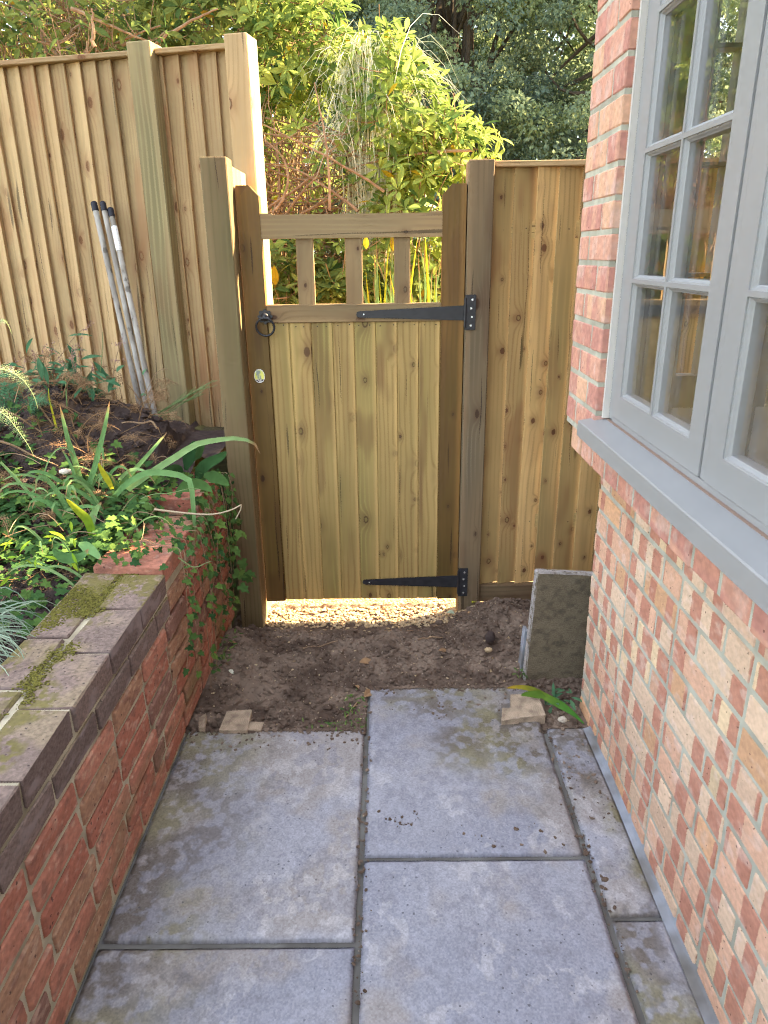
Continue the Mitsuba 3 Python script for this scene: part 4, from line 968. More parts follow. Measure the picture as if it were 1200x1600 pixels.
f4 = thing('dead_fern', 'brown curled bracken frond standing in front of the foot of the grey poles', 'fern')
heap(f4, -0.99, 2.93, 0.045, 0.04, 12, 0.10, 'dead_leaf', (0.10, 0.2), 0.08)
f5 = thing('dead_fern', 'brown dried bracken hanging down the front of the earth mound', 'fern')
heap(f5, -1.12, 2.62, 0.08, 0.07, 36, 0.06, 'dead_leaf', (0.08, 0.18), 0.06)
f6 = thing('dead_fern', 'brown matted bracken litter under the pale fern at the left edge', 'fern')
heap(f6, -1.50, 2.45, 0.16, 0.12, 34, 0.06, 'dead_leaf', (0.1, 0.2), 0.07)
# root and twig tangle over the mound
parts = []
for j in range(800):
    x, y = fr.uniform(-1.75, -0.95), fr.uniform(2.05, 3.05); z = bed_h(np.array([x]), np.array([y]))[0] + 0.004
    a = fr.uniform(0, 6.28); L = fr.uniform(0.03, 0.16); d = np.array([math.cos(a), math.sin(a), fr.normal(0.1, 0.25)]) * L
    m_ = d * 0.5 + fr.normal(0, 0.15 * L, 3)
    rr = fr.uniform(0.0006, 0.0018)
    parts.append(tube([[x, y, z], [x + m_[0], y + m_[1], z + m_[2]], [x + d[0], y + d[1], z + d[2]]], rr, 3, cap=False))
put('root_tangle', *join(parts), 'dead_leaf', np.column_stack([np.repeat(fr.random(len(parts)), [len(p[0]) for p in parts]) * 0.9, np.zeros(sum(len(p[0]) for p in parts))]), stuff=True, label='tangle of thin dry roots and stalks over the earth mound', cat='roots')

# ivy over the bed
q = np.random.default_rng(41)
iv = ivy_shape()
def ivy_field(n, seed):
    q = np.random.default_rng(seed)
    x = q.uniform(-1.75, -0.86, n * 3); y = q.uniform(1.75, 2.72, n * 3)
    dens = 0.15 + 0.9 * sstep(-0.06, 0.12, nz(x, y, 4.5, 77)) * sstep(2.72, 2.4, y) * sstep(1.72, 1.95, y - 0.55 * np.maximum(0, -x - 1.0))
    dens = dens * np.where((x > -0.97) & (y < 2.12), 0, 1)
    ok = q.random(len(x)) < dens
    x, y = x[ok][:n], y[ok][:n]; m = len(x)
    z = np.where(x > -0.95, np.maximum(bed_h(x, y), 0.64), bed_h(x, y)) + q.uniform(0.008, 0.085, m)
    return np.column_stack([x, y, z])
pos = ivy_field(1900, 42); n = len(pos)
d = np.column_stack([q.normal(0.2, 1, n), q.normal(-0.5, 0.8, n), q.normal(-0.15, 0.3, n)]); up = np.column_stack([q.normal(0.1, 0.35, n), q.normal(-0.45, 0.35, n), np.ones(n)])
W, F, uv = scatter(iv, pos, frames(d, up), q.uniform(0.020, 0.048, n), np.clip(q.beta(1.2, 2.6, n), 0, 0.92))
ivt = thing('ivy', 'carpet of small dark and light green ivy leaves over the bed behind the wall', 'ivy')
foliage(ivt, W, F, uv, 'ivy_leaf', 290)
parts = []
for j in range(90):
    a = pos[q.integers(n)] - [0, 0, 0.01]; dd = np.array([q.normal(0, 1), q.normal(0, 0.7), 0]); dd *= q.uniform(0.08, 0.28) / np.linalg.norm(dd)
    b = a + dd; m_ = (a + b) / 2 + q.normal(0, 0.02, 3) + [0, 0, 0.02]
    parts.append(tube(curve([a, m_, b], 7), 0.0014, 4, cap=False))
put('runner', *join(parts), 'twig', parent=ivt, stuff=True)
# ivy trailing down the end of the wall
iv2 = thing('ivy', 'ivy trailing over the end of the red brick wall beside the left gate post', 'ivy')
pos, dirs, parts = [], [], []
for j in range(22):
    x0, y0 = -0.75 + q.normal(0, 0.03), q.uniform(2.15, 2.86); z0 = 0.64 if y0 < 2.5 else 0.69
    L = q.uniform(0.15, 0.62); xx = WX + q.uniform(0.012, 0.05)
    pts = [[x0 - 0.05, y0 + 0.02, z0], [xx - 0.01, y0, z0 + 0.01], [xx + 0.012, y0 + q.normal(0, 0.03), z0 - 0.4 * L], [xx, y0 + q.normal(0, 0.06), z0 - L]]
    c = curve(pts, 24); parts.append(tube(c, 0.0014, 4, cap=False))
    for k in range(3, 24, 1):
        if q.random() < 0.62: pos.append(c[k] + q.normal(0, 0.006, 3) + [0.006, 0, 0]); dirs.append([q.normal(0.5, 0.4), q.normal(-0.2, 0.7), q.normal(-0.6, 0.4)])
for j in range(150):   # over the top
    pos.append([q.uniform(-0.93, -0.70), q.uniform(2.03, 2.80), 0.0]); pos[-1][2] = (0.635 if pos[-1][1] < 2.5 else 0.69) + q.uniform(0.003, 0.06); dirs.append([q.normal(0.5, 0.8), q.normal(-0.5, 0.7), q.normal(-0.2, 0.3)])
for j in range(16):    # the bigger leaves by the post
    pos.append([q.uniform(-0.70, -0.60), q.uniform(2.55, 2.84), q.uniform(0.20, 0.62)]); dirs.append([q.normal(0.5, 0.4), q.normal(-0.4, 0.5), q.normal(-0.6, 0.3)])
pos, dirs = np.array(pos), np.array(dirs); n = len(pos)
up = np.column_stack([q.normal(0.7, 0.3, n), q.normal(-0.6, 0.3, n), q.uniform(0.3, 1.0, n)])
size = q.uniform(0.016, 0.036, n); size[-16:] = q.uniform(0.035, 0.060, 16)
W, F, uv = scatter(iv, pos, frames(dirs, up), size, np.clip(q.beta(1.2, 2.2, n), 0, 0.92))
foliage(iv2, W, F, uv, 'ivy_leaf', 220)
put('runner', *join(parts), 'twig', parent=iv2, stuff=True)
# small bright seedlings at the left
sd = thing('seedling', 'bright yellow green seedlings with small oval leaves at the left edge of the bed', 'plant')
weed_leaves(60, -1.22, 2.02, 0.70, 0.16, 0.08, 0.03, 0.042, 'yellow_leaf', sd, 60, (0, 0.3), 8)
# grey grass tuft
gt = thing('grass_tuft', 'tuft of pale blue grey grass leaning over the wall coping at the left edge', 'grass')
for j in range(130):
    b = np.array([-1.22 + q.normal(0, 0.05), 1.62 + q.normal(0, 0.07), 0.53])
    a = q.normal(0.15, 0.7); L = q.uniform(0.14, 0.30); dx, dy = math.cos(a), math.sin(a) * 0.8
    pts = [b, b + [dx * L * 0.35, dy * L * 0.35, 0.09 + q.uniform(0, 0.06)], b + [dx * L * 0.75, dy * L * 0.75, 0.10 + q.uniform(-0.02, 0.05)], b + [dx * L, dy * L, 0.07 + q.uniform(-0.05, 0.03)]]
    V, F, uv = ribbon(pts, q.uniform(0.003, 0.0055), q, 9, 0.3, 0.3); put('blade', V, F, 'grey_grass', uv, parent=gt)

# grey poles
for k, (pts, lab) in enumerate(zip([[[-1.293,3.43,1.785],[-1.098,3.15,0.828]],[[-1.25,3.42,1.784],[-1.06,3.12,0.829]],[[-1.22,3.42,1.758],[-1.017,3.08,0.843]]], ('leftmost of three grey weathered poles with black caps leaning on the tall fence', 'middle of three grey weathered poles with black caps leaning on the tall fence', 'rightmost of three grey capped poles leaning on the tall fence, with a white label'))):
    a, b = np.array(pts[0]), np.array(pts[1]); d = (b - a) / np.linalg.norm(b - a)
    pl = thing('grey_pole', lab, 'pole', 'grey capped poles leaning on the fence')
    rad = 0.0125 if k != 1 else 0.0115
    b = b + d * 0.06
    put('shaft', *tube(curve([a + d * 0.03, b], 8), rad, 14), 'weathered_pole', smooth=35, parent=pl)
    put('cap', *tube([a, a + d * 0.004, a + d * 0.04, a + d * 0.041], [rad * 0.9, rad * 1.14, rad * 1.14, rad], 14), 'black_cap', smooth=35, parent=pl)
    if k == 2:
        t_, f_ = tube([a + d * 0.085, a + d * 0.195], rad + 0.0012, 16, cap=False)
        put('label_sticker', t_, f_, 'sticker', smooth=35, parent=pl, label='white paper label')

# ------------------------------------------------------------------ by the house corner and on the ground
r = np.random.default_rng(51)
def slanted(V, origin, ay=0.0, ax=0.0, az=0.0):
    from scipy.spatial.transform import Rotation as Ro
    return Ro.from_euler('xyz', [ax, ay, az]).apply(V) + origin
V, F = hullbox([0, 0, 0], [0.36, 0.045, 0.47], 0.006)
m = trimesh.Trimesh(V, F).subdivide_to_size(0.02); V = np.array(m.vertices); V += 0.002 * (meshkit.fbm(V * 60, 3, 1) - 0.5)[:, None] * 2
put('concrete_slab', slanted(V, [0.515, 2.352, -0.03], ay=0.075, ax=-0.10, az=0.02), m.faces, 'stained_concrete', smooth=30, label='grey stained concrete slab standing on edge against the corner of the house', cat='slab')
ch = sg.Polygon([(0, 0), (0.05, 0), (0.05, 0.012), (0.012, 0.012), (0.012, 0.05), (0, 0.05)])
m = trimesh.creation.extrude_polygon(ch, 0.19, engine='earcut')
put('grey_offcut', slanted(np.array(m.vertices), [0.512, 2.42, -0.02], ay=0.07, ax=-0.05), m.faces, 'fillet_mortar', label='small grey channel offcut standing behind the concrete slab', cat='offcut')
def stub(pts, z0, z1, tilt, lab, r, mat='end_grain'):
    m = trimesh.creation.extrude_polygon(sg.Polygon(pts).buffer(0.002), z1 - z0, engine='earcut')
    V = np.array(m.vertices) + [0, 0, z0]; c = np.mean(pts, axis=0)
    V[:, 2] += np.where(V[:, 2] > (z0 + z1) / 2, (V[:, 0] - c[0]) * tilt[0] + (V[:, 1] - c[1]) * tilt[1], 0)
    V2, F2, uv = grain(V, np.array(m.faces), [0, 0, 1], r, [c[0], c[1], 0]); put('wood_offcut', V2, F2, mat, uv, label=lab, cat='wood')
stub([(-0.592, 2.048), (-0.497, 2.044), (-0.500, 2.150), (-0.585, 2.146)], -0.05, 0.016, (0.02, 0.06), 'square sawn wood block showing its rings, beside the garden wall and the paving', r)
stub([(-0.512, 2.060), (-0.452, 2.052), (-0.448, 2.090), (-0.505, 2.096)], -0.02, 0.008, (0.0, 0.1), 'small pale wood wedge lying against the square block by the garden wall', r)
stub([(-0.665, 2.058), (-0.645, 2.054), (-0.655, 2.115), (-0.675, 2.105)], -0.02, 0.022, (0.3, 0.2), 'thin yellowish wood splinter at the foot of the garden wall', r)
stub([(0.425, 2.088), (0.542, 2.100), (0.532, 2.190), (0.437, 2.190)], -0.02, 0.034, (0.0, 0.25), 'larger reddish wood block on the corner of the paving by the concrete slab', r)
stub([(0.388, 2.078), (0.445, 2.084), (0.448, 2.130), (0.398, 2.130)], -0.01, 0.026, (0.05, 0.2), 'smaller square wood piece in front of the reddish wood block', r)
def stone(key, x, y, z, s, lab, cat, mat, squash=(1, 0.8, 0.6), seed=0):
    V, F = blob(np.random.default_rng(seed), s, 2, 0.07, squash); put(key, V + [x, y, z], F, mat, np.full((len(V), 2), 0.3), smooth=True, label=lab, cat=cat)
stone('earth_lump', 0.418, 2.60, 0.045, 0.026, 'dark rounded lump of earth standing out on the bare soil', 'earth', 'peat', (0.8, 0.8, 1.2), 1)
stone('stone', 0.600, 2.085, 0.014, 0.016, 'small pale pebble in the corner between wood block and house', 'stone', 'pale_chip', seed=2)
stone('stone', -1.185, 2.50, 0.815, 0.018, 'small white stone on the earth among the strap leaves', 'stone', 'pale_chip', (1.3, 0.8, 0.6), 6)
stone('stone', 0.40, 2.52, 0.035, 0.016, 'small pinkish stone on the soil right of the middle', 'stone', 'pebble', seed=3)
stone('stone', 0.22, 2.78, 0.02, 0.018, 'small brown stone on the soil near the hinge post', 'stone', 'soil', seed=4)
LD = leaf_shape(1, 0.55, 6, 0.5, 0.35)
def litter(x, y, size, ang, mat, lab, tone, roll=0.0, key='fallen_leaf', base=None):
    z = (base if base is not None else soil_h(np.array([x]), np.array([y]))[0]) + 0.010
    d = np.array([[math.cos(ang), math.sin(ang), 0.1]]); up = np.array([[roll, -0.3, 1.0]])
    W, F, uv = scatter(LD, np.array([[x, y, z]]), frames(d, up), [size], [tone])
    put(key, W[0], F, mat, uv[0], label=lab, cat='leaf')
litter(-0.125, 2.475, 0.060, 0.2, 'dead_leaf', 'curled tan leaf in the middle of the bare soil', 0.85, 0.3)
litter(-0.655, 2.44, 0.030, 1.0, 'dead_leaf', 'small red brown leaf fragment near the garden wall', 0.25)
litter(-0.63, 2.40, 0.030, -0.9, 'straw_grass', 'small pale leaf fragment near the garden wall', 0.9)
litter(-0.66, 2.56, 0.028, 0.4, 'dead_leaf', 'reddish leaf scrap on the soil close beside the garden wall', 0.3)
litter(0.385, 2.985, 0.045, 0.6, 'yellow_leaf', 'orange and yellow leaf at the foot of the hinge post', 0.9, base=0.0)
litter(0.30, 2.93, 0.05, 2.4, 'grey_grass', 'pale green leaf lying beside the foot of the hinge post', 0.8, base=-0.03)
litter(0.355, 2.90, 0.045, 0.2, 'dead_leaf', 'tan leaf on the soil just below the hinge post', 0.9)
litter(0.20, 2.56, 0.04, 0.1, 'dead_leaf', 'small tan leaf lying right of the middle of the soil', 0.6)
litter(-0.10, 2.25, 0.06, 0.9, 'dead_leaf', 'curled brown leaf beside the corner of the paving', 0.9, 0.5)
litter(-0.12, 2.30, 0.04, 2.0, 'dead_leaf', 'dry pinkish leaf behind the curled leaf beside the paving corner', 0.7, 0.5)
tw = np.random.default_rng(61)
for (x, y, L, a, lab) in ((-0.30, 2.62, 0.16, 0.3, 'thin twig lying on the soil left of the middle'), (0.18, 2.66, 0.13, 0.05, 'dark twig lying on the soil right of the middle'), (0.06, 2.80, 0.20, -0.15, 'long thin twig below the gate on the soil'), (-0.14, 2.18, 0.10, 1.1, 'short dry stalk at the paving corner')):
    c = np.column_stack([x + np.linspace(-.5, .5, 7) * L * math.cos(a) + tw.normal(0, 0.003, 7), y + np.linspace(-.5, .5, 7) * L * math.sin(a) + tw.normal(0, 0.003, 7), np.zeros(7)]); c[:, 2] = soil_h(c[:, 0], c[:, 1]) + 0.006
    put('twig', *tube(c, 0.0026, 5), 'twig', label=lab, cat='twig')
# crumbs of dirt on the slabs
Pq = np.vstack([np.column_stack([tw.normal(0.0, 0.025, 9), tw.normal(1.645, 0.012, 9)]), np.column_stack([tw.normal(0.035, 0.02, 12), tw.normal(1.62, 0.003, 12)]), np.column_stack([tw.normal(0.07, 0.006, 8), tw.normal(1.66, 0.01, 8)]), np.column_stack([tw.normal(0.19, 0.02, 12), tw.normal(2.12, 0.012, 12)]), np.column_stack([tw.uniform(0.2, 0.50, 20), tw.normal(1.58, 0.035, 20)]), np.column_stack([tw.uniform(0.55, 0.66, 50), tw.uniform(1.6, 2.05, 50)]),
                np.column_stack([tw.uniform(-0.08, 0.5, 60), tw.uniform(2.15, 2.31, 60)]), np.column_stack([tw.uniform(-0.7, -0.1, 70), tw.uniform(1.95, 2.06, 70)])])
Pq = np.vstack([Pq, np.column_stack([tw.uniform(-0.69, -0.09, 230), 2.062 - np.abs(tw.normal(0, 0.012, 230))]), np.column_stack([tw.uniform(-0.69, -0.09, 260), 2.066 - np.abs(tw.normal(0, 0.006, 260))]), np.column_stack([tw.uniform(-0.07, 0.52, 260), 2.316 - np.abs(tw.normal(0, 0.006, 260))]), np.column_stack([tw.uniform(-0.07, 0.52, 230), 2.312 - np.abs(tw.normal(0, 0.014, 230))]), np.column_stack([tw.normal(-0.083, 0.010, 120), tw.uniform(1.1, 2.06, 120)]), np.column_stack([tw.normal(0.534, 0.010, 120), tw.uniform(1.1, 2.06, 120)])])
V, F, uv = lumps(Pq, np.full(len(Pq), 0.001), 0.0015 + 0.0048 * tw.random(len(Pq)) ** 2.5, tw, 0.6)
put('dirt_crumbs', V, F, 'soil', uv, stuff=True, label='dark crumbs of dirt dropped on the grey paving slabs', cat='dirt')
# little plants
pf = thing('broad_leaved_plant', 'fallen green and yellow flag leaf lying by the wood block at the house corner', 'plant')
for pts, w, mat in (([[0.672, 2.072, 0.006], [0.62, 2.12, 0.035], [0.565, 2.16, 0.05], [0.50, 2.20, 0.066], [0.425, 2.226, 0.05]], 0.026, 'flag_leaf'), ([[0.56, 2.165, 0.045], [0.525, 2.17, 0.06], [0.47, 2.18, 0.05]], 0.026, 'flag_leaf')):
    V, F, uv = ribbon(pts, w, tw, 16, 0.45, 0.25, start=0.12)
    uv[:, 0] = (0.95 * uv[:, 1] ** 3 if w == 0.026 and len(pts) > 3 else 0.1)
    put('leaf', V, F, mat, uv, smooth=True, parent=pf)
ws = thing('weed', 'small green weed sprouting between the concrete slab and the house corner', 'plant')
weed_leaves(26, 0.60, 2.20, 0.025, 0.035, 0.03, 0.012, 0.045, 'fern_green', ws, 26, (0.2, 0.9), 9)
ws = thing('weed', 'tiny green weed at the corner of the paving beside the bare soil', 'plant')
weed_leaves(40, -0.13, 2.20, 0.010, 0.03, 0.07, 0.007, 0.018, 'ivy_leaf', ws, 40, (0.2, 0.9), 10)
ws = thing('weed', 'fine sprig of green at the foot of the garden wall', 'plant')
weed_leaves(60, -0.66, 2.50, 0.045, 0.022, 0.07, 0.03, 0.02, 'ivy_leaf', ws, 60, (0.2, 0.9), 11)
ws = thing('weed', 'tiny green weed beside the grey channel offcut', 'plant')
weed_leaves(14, 0.505, 2.37, 0.02, 0.012, 0.02, 0.008, 0.022, 'ivy_leaf', ws, 14, (0.2, 0.9), 12)
ws = thing('weed', 'low line of green sprouts along the far edge of the left paving slab', 'plant')
weed_leaves(40, -0.2, 2.085, 0.004, 0.06, 0.01, 0.005, 0.016, 'ivy_leaf', ws, 40, (0.2, 0.9), 13)

# ------------------------------------------------------------------ shrubs beyond the gate
RL = leaf_shape(1, 0.32, 6, 0.30, 0.22, 0.60)
def branch_tree(starts, r, depth=3, L=0.6, rad=0.016, parts=None, tips=None, spread=0.5, lift=0.25):
    for p, d in starts:
        d = d / np.linalg.norm(d); n = 7; c = [p]
        for k in range(n - 1):
            d = d + r.normal(0, 0.16, 3) + [0, 0, 0.03]; d /= np.linalg.norm(d); c.append(c[-1] + d * L / (n - 1))
        parts.append(tube(c, np.linspace(rad, rad * 0.6, n), 6 if rad > 0.006 else 4, cap=False))
        if depth == 0: tips.append((c[-1], d)); continue
        for j in range(3 if depth > 1 else 3):
            q = c[r.integers(3, n)]; dd = d + r.normal(0, spread, 3) + [0, 0, lift * r.random()]
            branch_tree([(q, dd)], r, depth - 1, L * r.uniform(0.55, 0.8), rad * 0.55, parts, tips, spread, lift)
def whorls(pos, dirs, r, size, per=(5, 9), tilt=0.55):
    P, D, U, S, Tn = [], [], [], [], []
    for p, d in zip(pos, dirs):
        d = d / np.linalg.norm(d); a0 = r.uniform(0, 6.28); n = r.integers(*per)
        x = np.cross(d, [0.3, 0.2, 0.9]); x /= np.linalg.norm(x); y = np.cross(d, x); tone = np.clip(r.beta(1.6, 2.0), 0, 0.92)
        for k in range(n):
            a = a0 + 2 * np.pi * k / n + r.normal(0, 0.2); tl = tilt + r.normal(0, 0.25)
            o = math.cos(a) * x + math.sin(a) * y
            dd = o * math.cos(tl) + d * math.sin(tl) + [0, 0, -0.18]
            P.append(p + o * 0.006 + d * r.uniform(-0.03, 0.0)); D.append(dd); U.append(d + 0.25 * r.normal(0, 1, 3)); S.append(size * r.uniform(0.6, 1.2)); Tn.append(np.clip(tone + r.normal(0, 0.16), 0, 0.9) if r.random() > 0.012 else 1.0)
    return np.array(P), frames(np.array(D), np.array(U)), np.array(S), np.array(Tn)
def shell(r, n, c, rad, lo=0.55):
    d = r.normal(0, 1, (n, 3)); d /= np.linalg.norm(d, axis=1, keepdims=True)
    k = r.uniform(lo ** 3, 1, n) ** (1 / 3)
    wob = 0.78 + 0.5 * meshkit.fbm(d * 2.3 + np.asarray(c), 3, 5)
    return np.asarray(c) + d * np.asarray(rad) * (k * wob)[:, None], d
def shrub(key, label, cat, blobs, r, size, mat, nparts, trunk, twigs=120, per=(5, 9), group=None):
    t = thing(key, label, cat, group)
    pos, dirs = [], []
    for c, rad, n, lo in blobs:
        p, d = shell(r, n, c, rad, lo); pos.append(p); dirs.append(d * 0.8 + [0.1, -0.15, 0.75] + r.normal(0, 0.3, (n, 3)))
    pos, dirs = np.vstack(pos), np.vstack(dirs)
    W, F, uv = scatter(RL, *whorls(pos, dirs, r, size, per))
    cc = W.mean(1); s = np.linalg.norm(cc - EYE, axis=1) + np.where(inview(cc), 0, 50)
    foliage(t, W, F, uv, mat, nparts, score=s)
    parts = []
    for base, n in trunk:   # stems rising from the base to random whorls
        base = np.asarray(base, float)
        near = pos[np.argsort(np.abs(pos - base).sum(1) + r.normal(0, 0.8, len(pos)))[:n]]
        for p in near:
            m_ = base * 0.45 + p * 0.55 + r.normal(0, 0.10, 3) + [0, 0, -0.12]
            c = curve([base + r.normal(0, 0.04, 3), m_, p], 11) + np.vstack([np.zeros(3), r.normal(0, 0.010, (9, 3)), np.zeros(3)])
            L = np.linalg.norm(p - base); parts.append(tube(c, np.linspace(0.007 + 0.008 * r.random() * L, 0.0022, 11), 5, cap=False))
    put('stems', *join(parts), 'twig', parent=t, stuff=True)
    parts = []
    for k in range(twigs):
        p = pos[r.integers(len(pos))]; ci = min(blobs, key=lambda q_: np.linalg.norm(p - np.asarray(q_[0])))[0]; d = p - np.asarray(ci); d = d / (np.linalg.norm(d) + 1e-6) + r.normal(0, 0.35, 3); L = r.uniform(0.12, 0.40)
        c = curve([p, p - d * L * 0.5 + [0, 0, -0.03], p - d * L + r.normal(0, 0.05, 3)], 7); parts.append(tube(c, np.linspace(0.0018, 0.0032, 7), 4, cap=False))
    if parts: put('twigs', *join(parts), 'twig', parent=t, stuff=True)
    return t
r = np.random.default_rng(71)
sh = shrub('evergreen_shrub', 'large sunlit evergreen shrub with glossy yellow green leaves right behind the gate', 'shrub',
      [((0.10, 5.15, 2.30), (0.42, 0.42, 0.40), 185, 0.3), ((0.40, 5.10, 2.20), (0.34, 0.35, 0.22), 105, 0.3), ((0.02, 5.15, 2.66), (0.22, 0.3, 0.22), 70, 0.3),
       ((0.12, 5.0, 1.75), (0.40, 0.4, 0.38), 120, 0.35), ((-0.52, 5.25, 2.78), (0.36, 0.4, 0.38), 150, 0.3), ((-0.45, 5.0, 1.45), (0.42, 0.35, 0.30), 110, 0.3), ((-0.55, 5.35, 2.15), (0.40, 0.4, 0.40), 34, 0.2)],
      r, 0.106, 'glossy_leaf', 290, [((-0.55, 5.35, 0.0), 60), ((-0.1, 5.4, 0.0), 40), ((-0.9, 5.2, 1.6), 45)], 260)
for pts in [[[-0.33,4.6,1.799],[-0.333,4.633,2.079],[-0.355,4.667,2.251],[-0.403,4.7,2.487]],[[-0.004,4.8,1.915],[-0.39,4.8,2.133],[-0.655,4.8,2.258],[-0.767,4.8,2.31]],[[-0.669,4.7,1.808],[-0.585,4.75,2.025],[-0.716,4.8,2.207]],[[0.543,4.8,2.139],[0.236,4.867,2.133],[-0.001,4.933,2.108],[-0.248,5.0,2.045]],[[-0.165,4.8,1.807],[-0.327,4.9,1.926],[-0.534,5.0,2.049],[-0.75,5.1,2.099]],[[-0.752,5.0,1.844],[-0.538,5.0,1.974],[-0.286,5.0,2.119],[0.0,5.0,2.243]],[[-1.558,4.2,2.765],[-1.438,4.2,2.709],[-1.195,4.2,2.596]],[[-1.689,4.3,2.526],[-1.824,4.3,2.797]],[[-1.755,4.4,2.594],[-1.651,4.4,2.709],[-1.536,4.4,2.793]],[[-1.795,4.4,2.565],[-1.832,4.4,2.74],[-1.9,4.4,2.826]],[[-1.192,4.3,2.606],[-0.979,4.3,2.731],[-0.842,4.3,2.784]],[[-1.4,4.0,2.518],[-1.386,4.0,2.706]],[[-1.323,4.3,2.622],[-1.496,4.3,2.582],[-1.147,4.3,2.705]]][:6]:
    c = curve(pts, 16, True) + r.normal(0, 0.002, (16, 3)); put('branch', *tube(c, np.linspace(0.0095, 0.004, 16), 6, cap=False), 'twig', parent=sh)
parts = []
for k in range(170):  # the brown heart of bare twigs
    a = np.array([r.uniform(-0.85, 0.1), r.uniform(5.0, 5.5), r.uniform(1.55, 2.35)]); d = np.array([r.normal(0.6, 0.5), r.normal(-0.1, 0.3), r.normal(-0.12, 0.35)])
    L = r.uniform(0.25, 0.7); parts.append(tube(curve([a - d * L * 0.5, a + r.normal(0, 0.05, 3) - [0, 0, 0.05], a + d * L * 0.5], 9), np.linspace(0.0055, 0.0025, 9), 4, cap=False))
put('bare_twigs', *join(parts), 'twig', parent=sh, stuff=True)
shrub('evergreen_shrub', 'tall leafy shrub behind the tall fence at the right end, reaching out of the picture', 'shrub',
      [((-1.05, 5.6, 3.0), (0.65, 0.5, 0.55), 330, 0.3), ((-0.75, 5.5, 3.5), (0.6, 0.5, 0.5), 160, 0.3), ((-1.1, 5.5, 2.3), (0.55, 0.4, 0.5), 130, 0.3)], r, 0.11, 'shrub_leaf', 120, [((-1.0, 5.7, 0.8), 70), ((-1.5, 5.5, 1.2), 40)], 240)
sl = shrub('twiggy_shrub', 'twiggy sparse-leaved shrub rising behind the left part of the tall fence', 'shrub',
      [((-2.0, 5.3, 3.0), (0.75, 0.5, 0.6), 230, 0.2), ((-1.75, 5.0, 2.6), (0.5, 0.4, 0.4), 90, 0.2), ((-2.6, 5.2, 2.7), (0.6, 0.5, 0.6), 120, 0.2)], r, 0.11, 'shrub_leaf', 140, [((-1.85, 5.1, 0.9), 90), ((-2.3, 5.2, 0.9), 60)], 520, (3, 7))
for pts in [[[-0.33,4.6,1.799],[-0.333,4.633,2.079],[-0.355,4.667,2.251],[-0.403,4.7,2.487]],[[-0.004,4.8,1.915],[-0.39,4.8,2.133],[-0.655,4.8,2.258],[-0.767,4.8,2.31]],[[-0.669,4.7,1.808],[-0.585,4.75,2.025],[-0.716,4.8,2.207]],[[0.543,4.8,2.139],[0.236,4.867,2.133],[-0.001,4.933,2.108],[-0.248,5.0,2.045]],[[-0.165,4.8,1.807],[-0.327,4.9,1.926],[-0.534,5.0,2.049],[-0.75,5.1,2.099]],[[-0.752,5.0,1.844],[-0.538,5.0,1.974],[-0.286,5.0,2.119],[0.0,5.0,2.243]],[[-1.558,4.2,2.765],[-1.438,4.2,2.709],[-1.195,4.2,2.596]],[[-1.689,4.3,2.526],[-1.824,4.3,2.797]],[[-1.755,4.4,2.594],[-1.651,4.4,2.709],[-1.536,4.4,2.793]],[[-1.795,4.4,2.565],[-1.832,4.4,2.74],[-1.9,4.4,2.826]],[[-1.192,4.3,2.606],[-0.979,4.3,2.731],[-0.842,4.3,2.784]],[[-1.4,4.0,2.518],[-1.386,4.0,2.706]],[[-1.323,4.3,2.622],[-1.496,4.3,2.582],[-1.147,4.3,2.705]]][6:]:
    c = curve(np.array(pts) * [1.17, 1.17, 1.0] + [0, 0, 0.0], 14) + [0, 0, 0.16] + r.normal(0, 0.003, (14, 3)); put('branch', *tube(c, np.linspace(0.012, 0.005, 14), 6, cap=False), 'twig', parent=sl)
shrub('twiggy_shrub', 'leafy shrub seen dimly behind the twiggy one at the upper left', 'shrub',
      [((-3.2, 7.5, 3.0), (1.4, 0.7, 1.3), 420, 0.3), ((-1.9, 7.4, 3.2), (1.0, 0.6, 1.3), 340, 0.3), ((-0.9, 7.2, 3.0), (0.8, 0.6, 1.4), 260, 0.3)], r, 0.15, 'shrub_leaf', 0, [((-2.4, 7.5, 0.5), 60)], 200, (4, 8))
shrub('low_shrub', 'dark leaved low shrub seen between the slats of the gate', 'shrub',
      [((-0.60, 4.75, 1.30), (0.34, 0.25, 0.30), 110, 0.3), ((-0.28, 4.8, 1.28), (0.28, 0.25, 0.30), 90, 0.3), ((0.10, 5.1, 1.25), (0.35, 0.3, 0.35), 90, 0.3), ((0.45, 5.3, 1.35), (0.30, 0.3, 0.30), 70, 0.3)], r, 0.10, 'shrub_leaf', 150, [((-0.45, 4.9, -0.1), 40), ((0.3, 5.2, -0.1), 40)], 60)
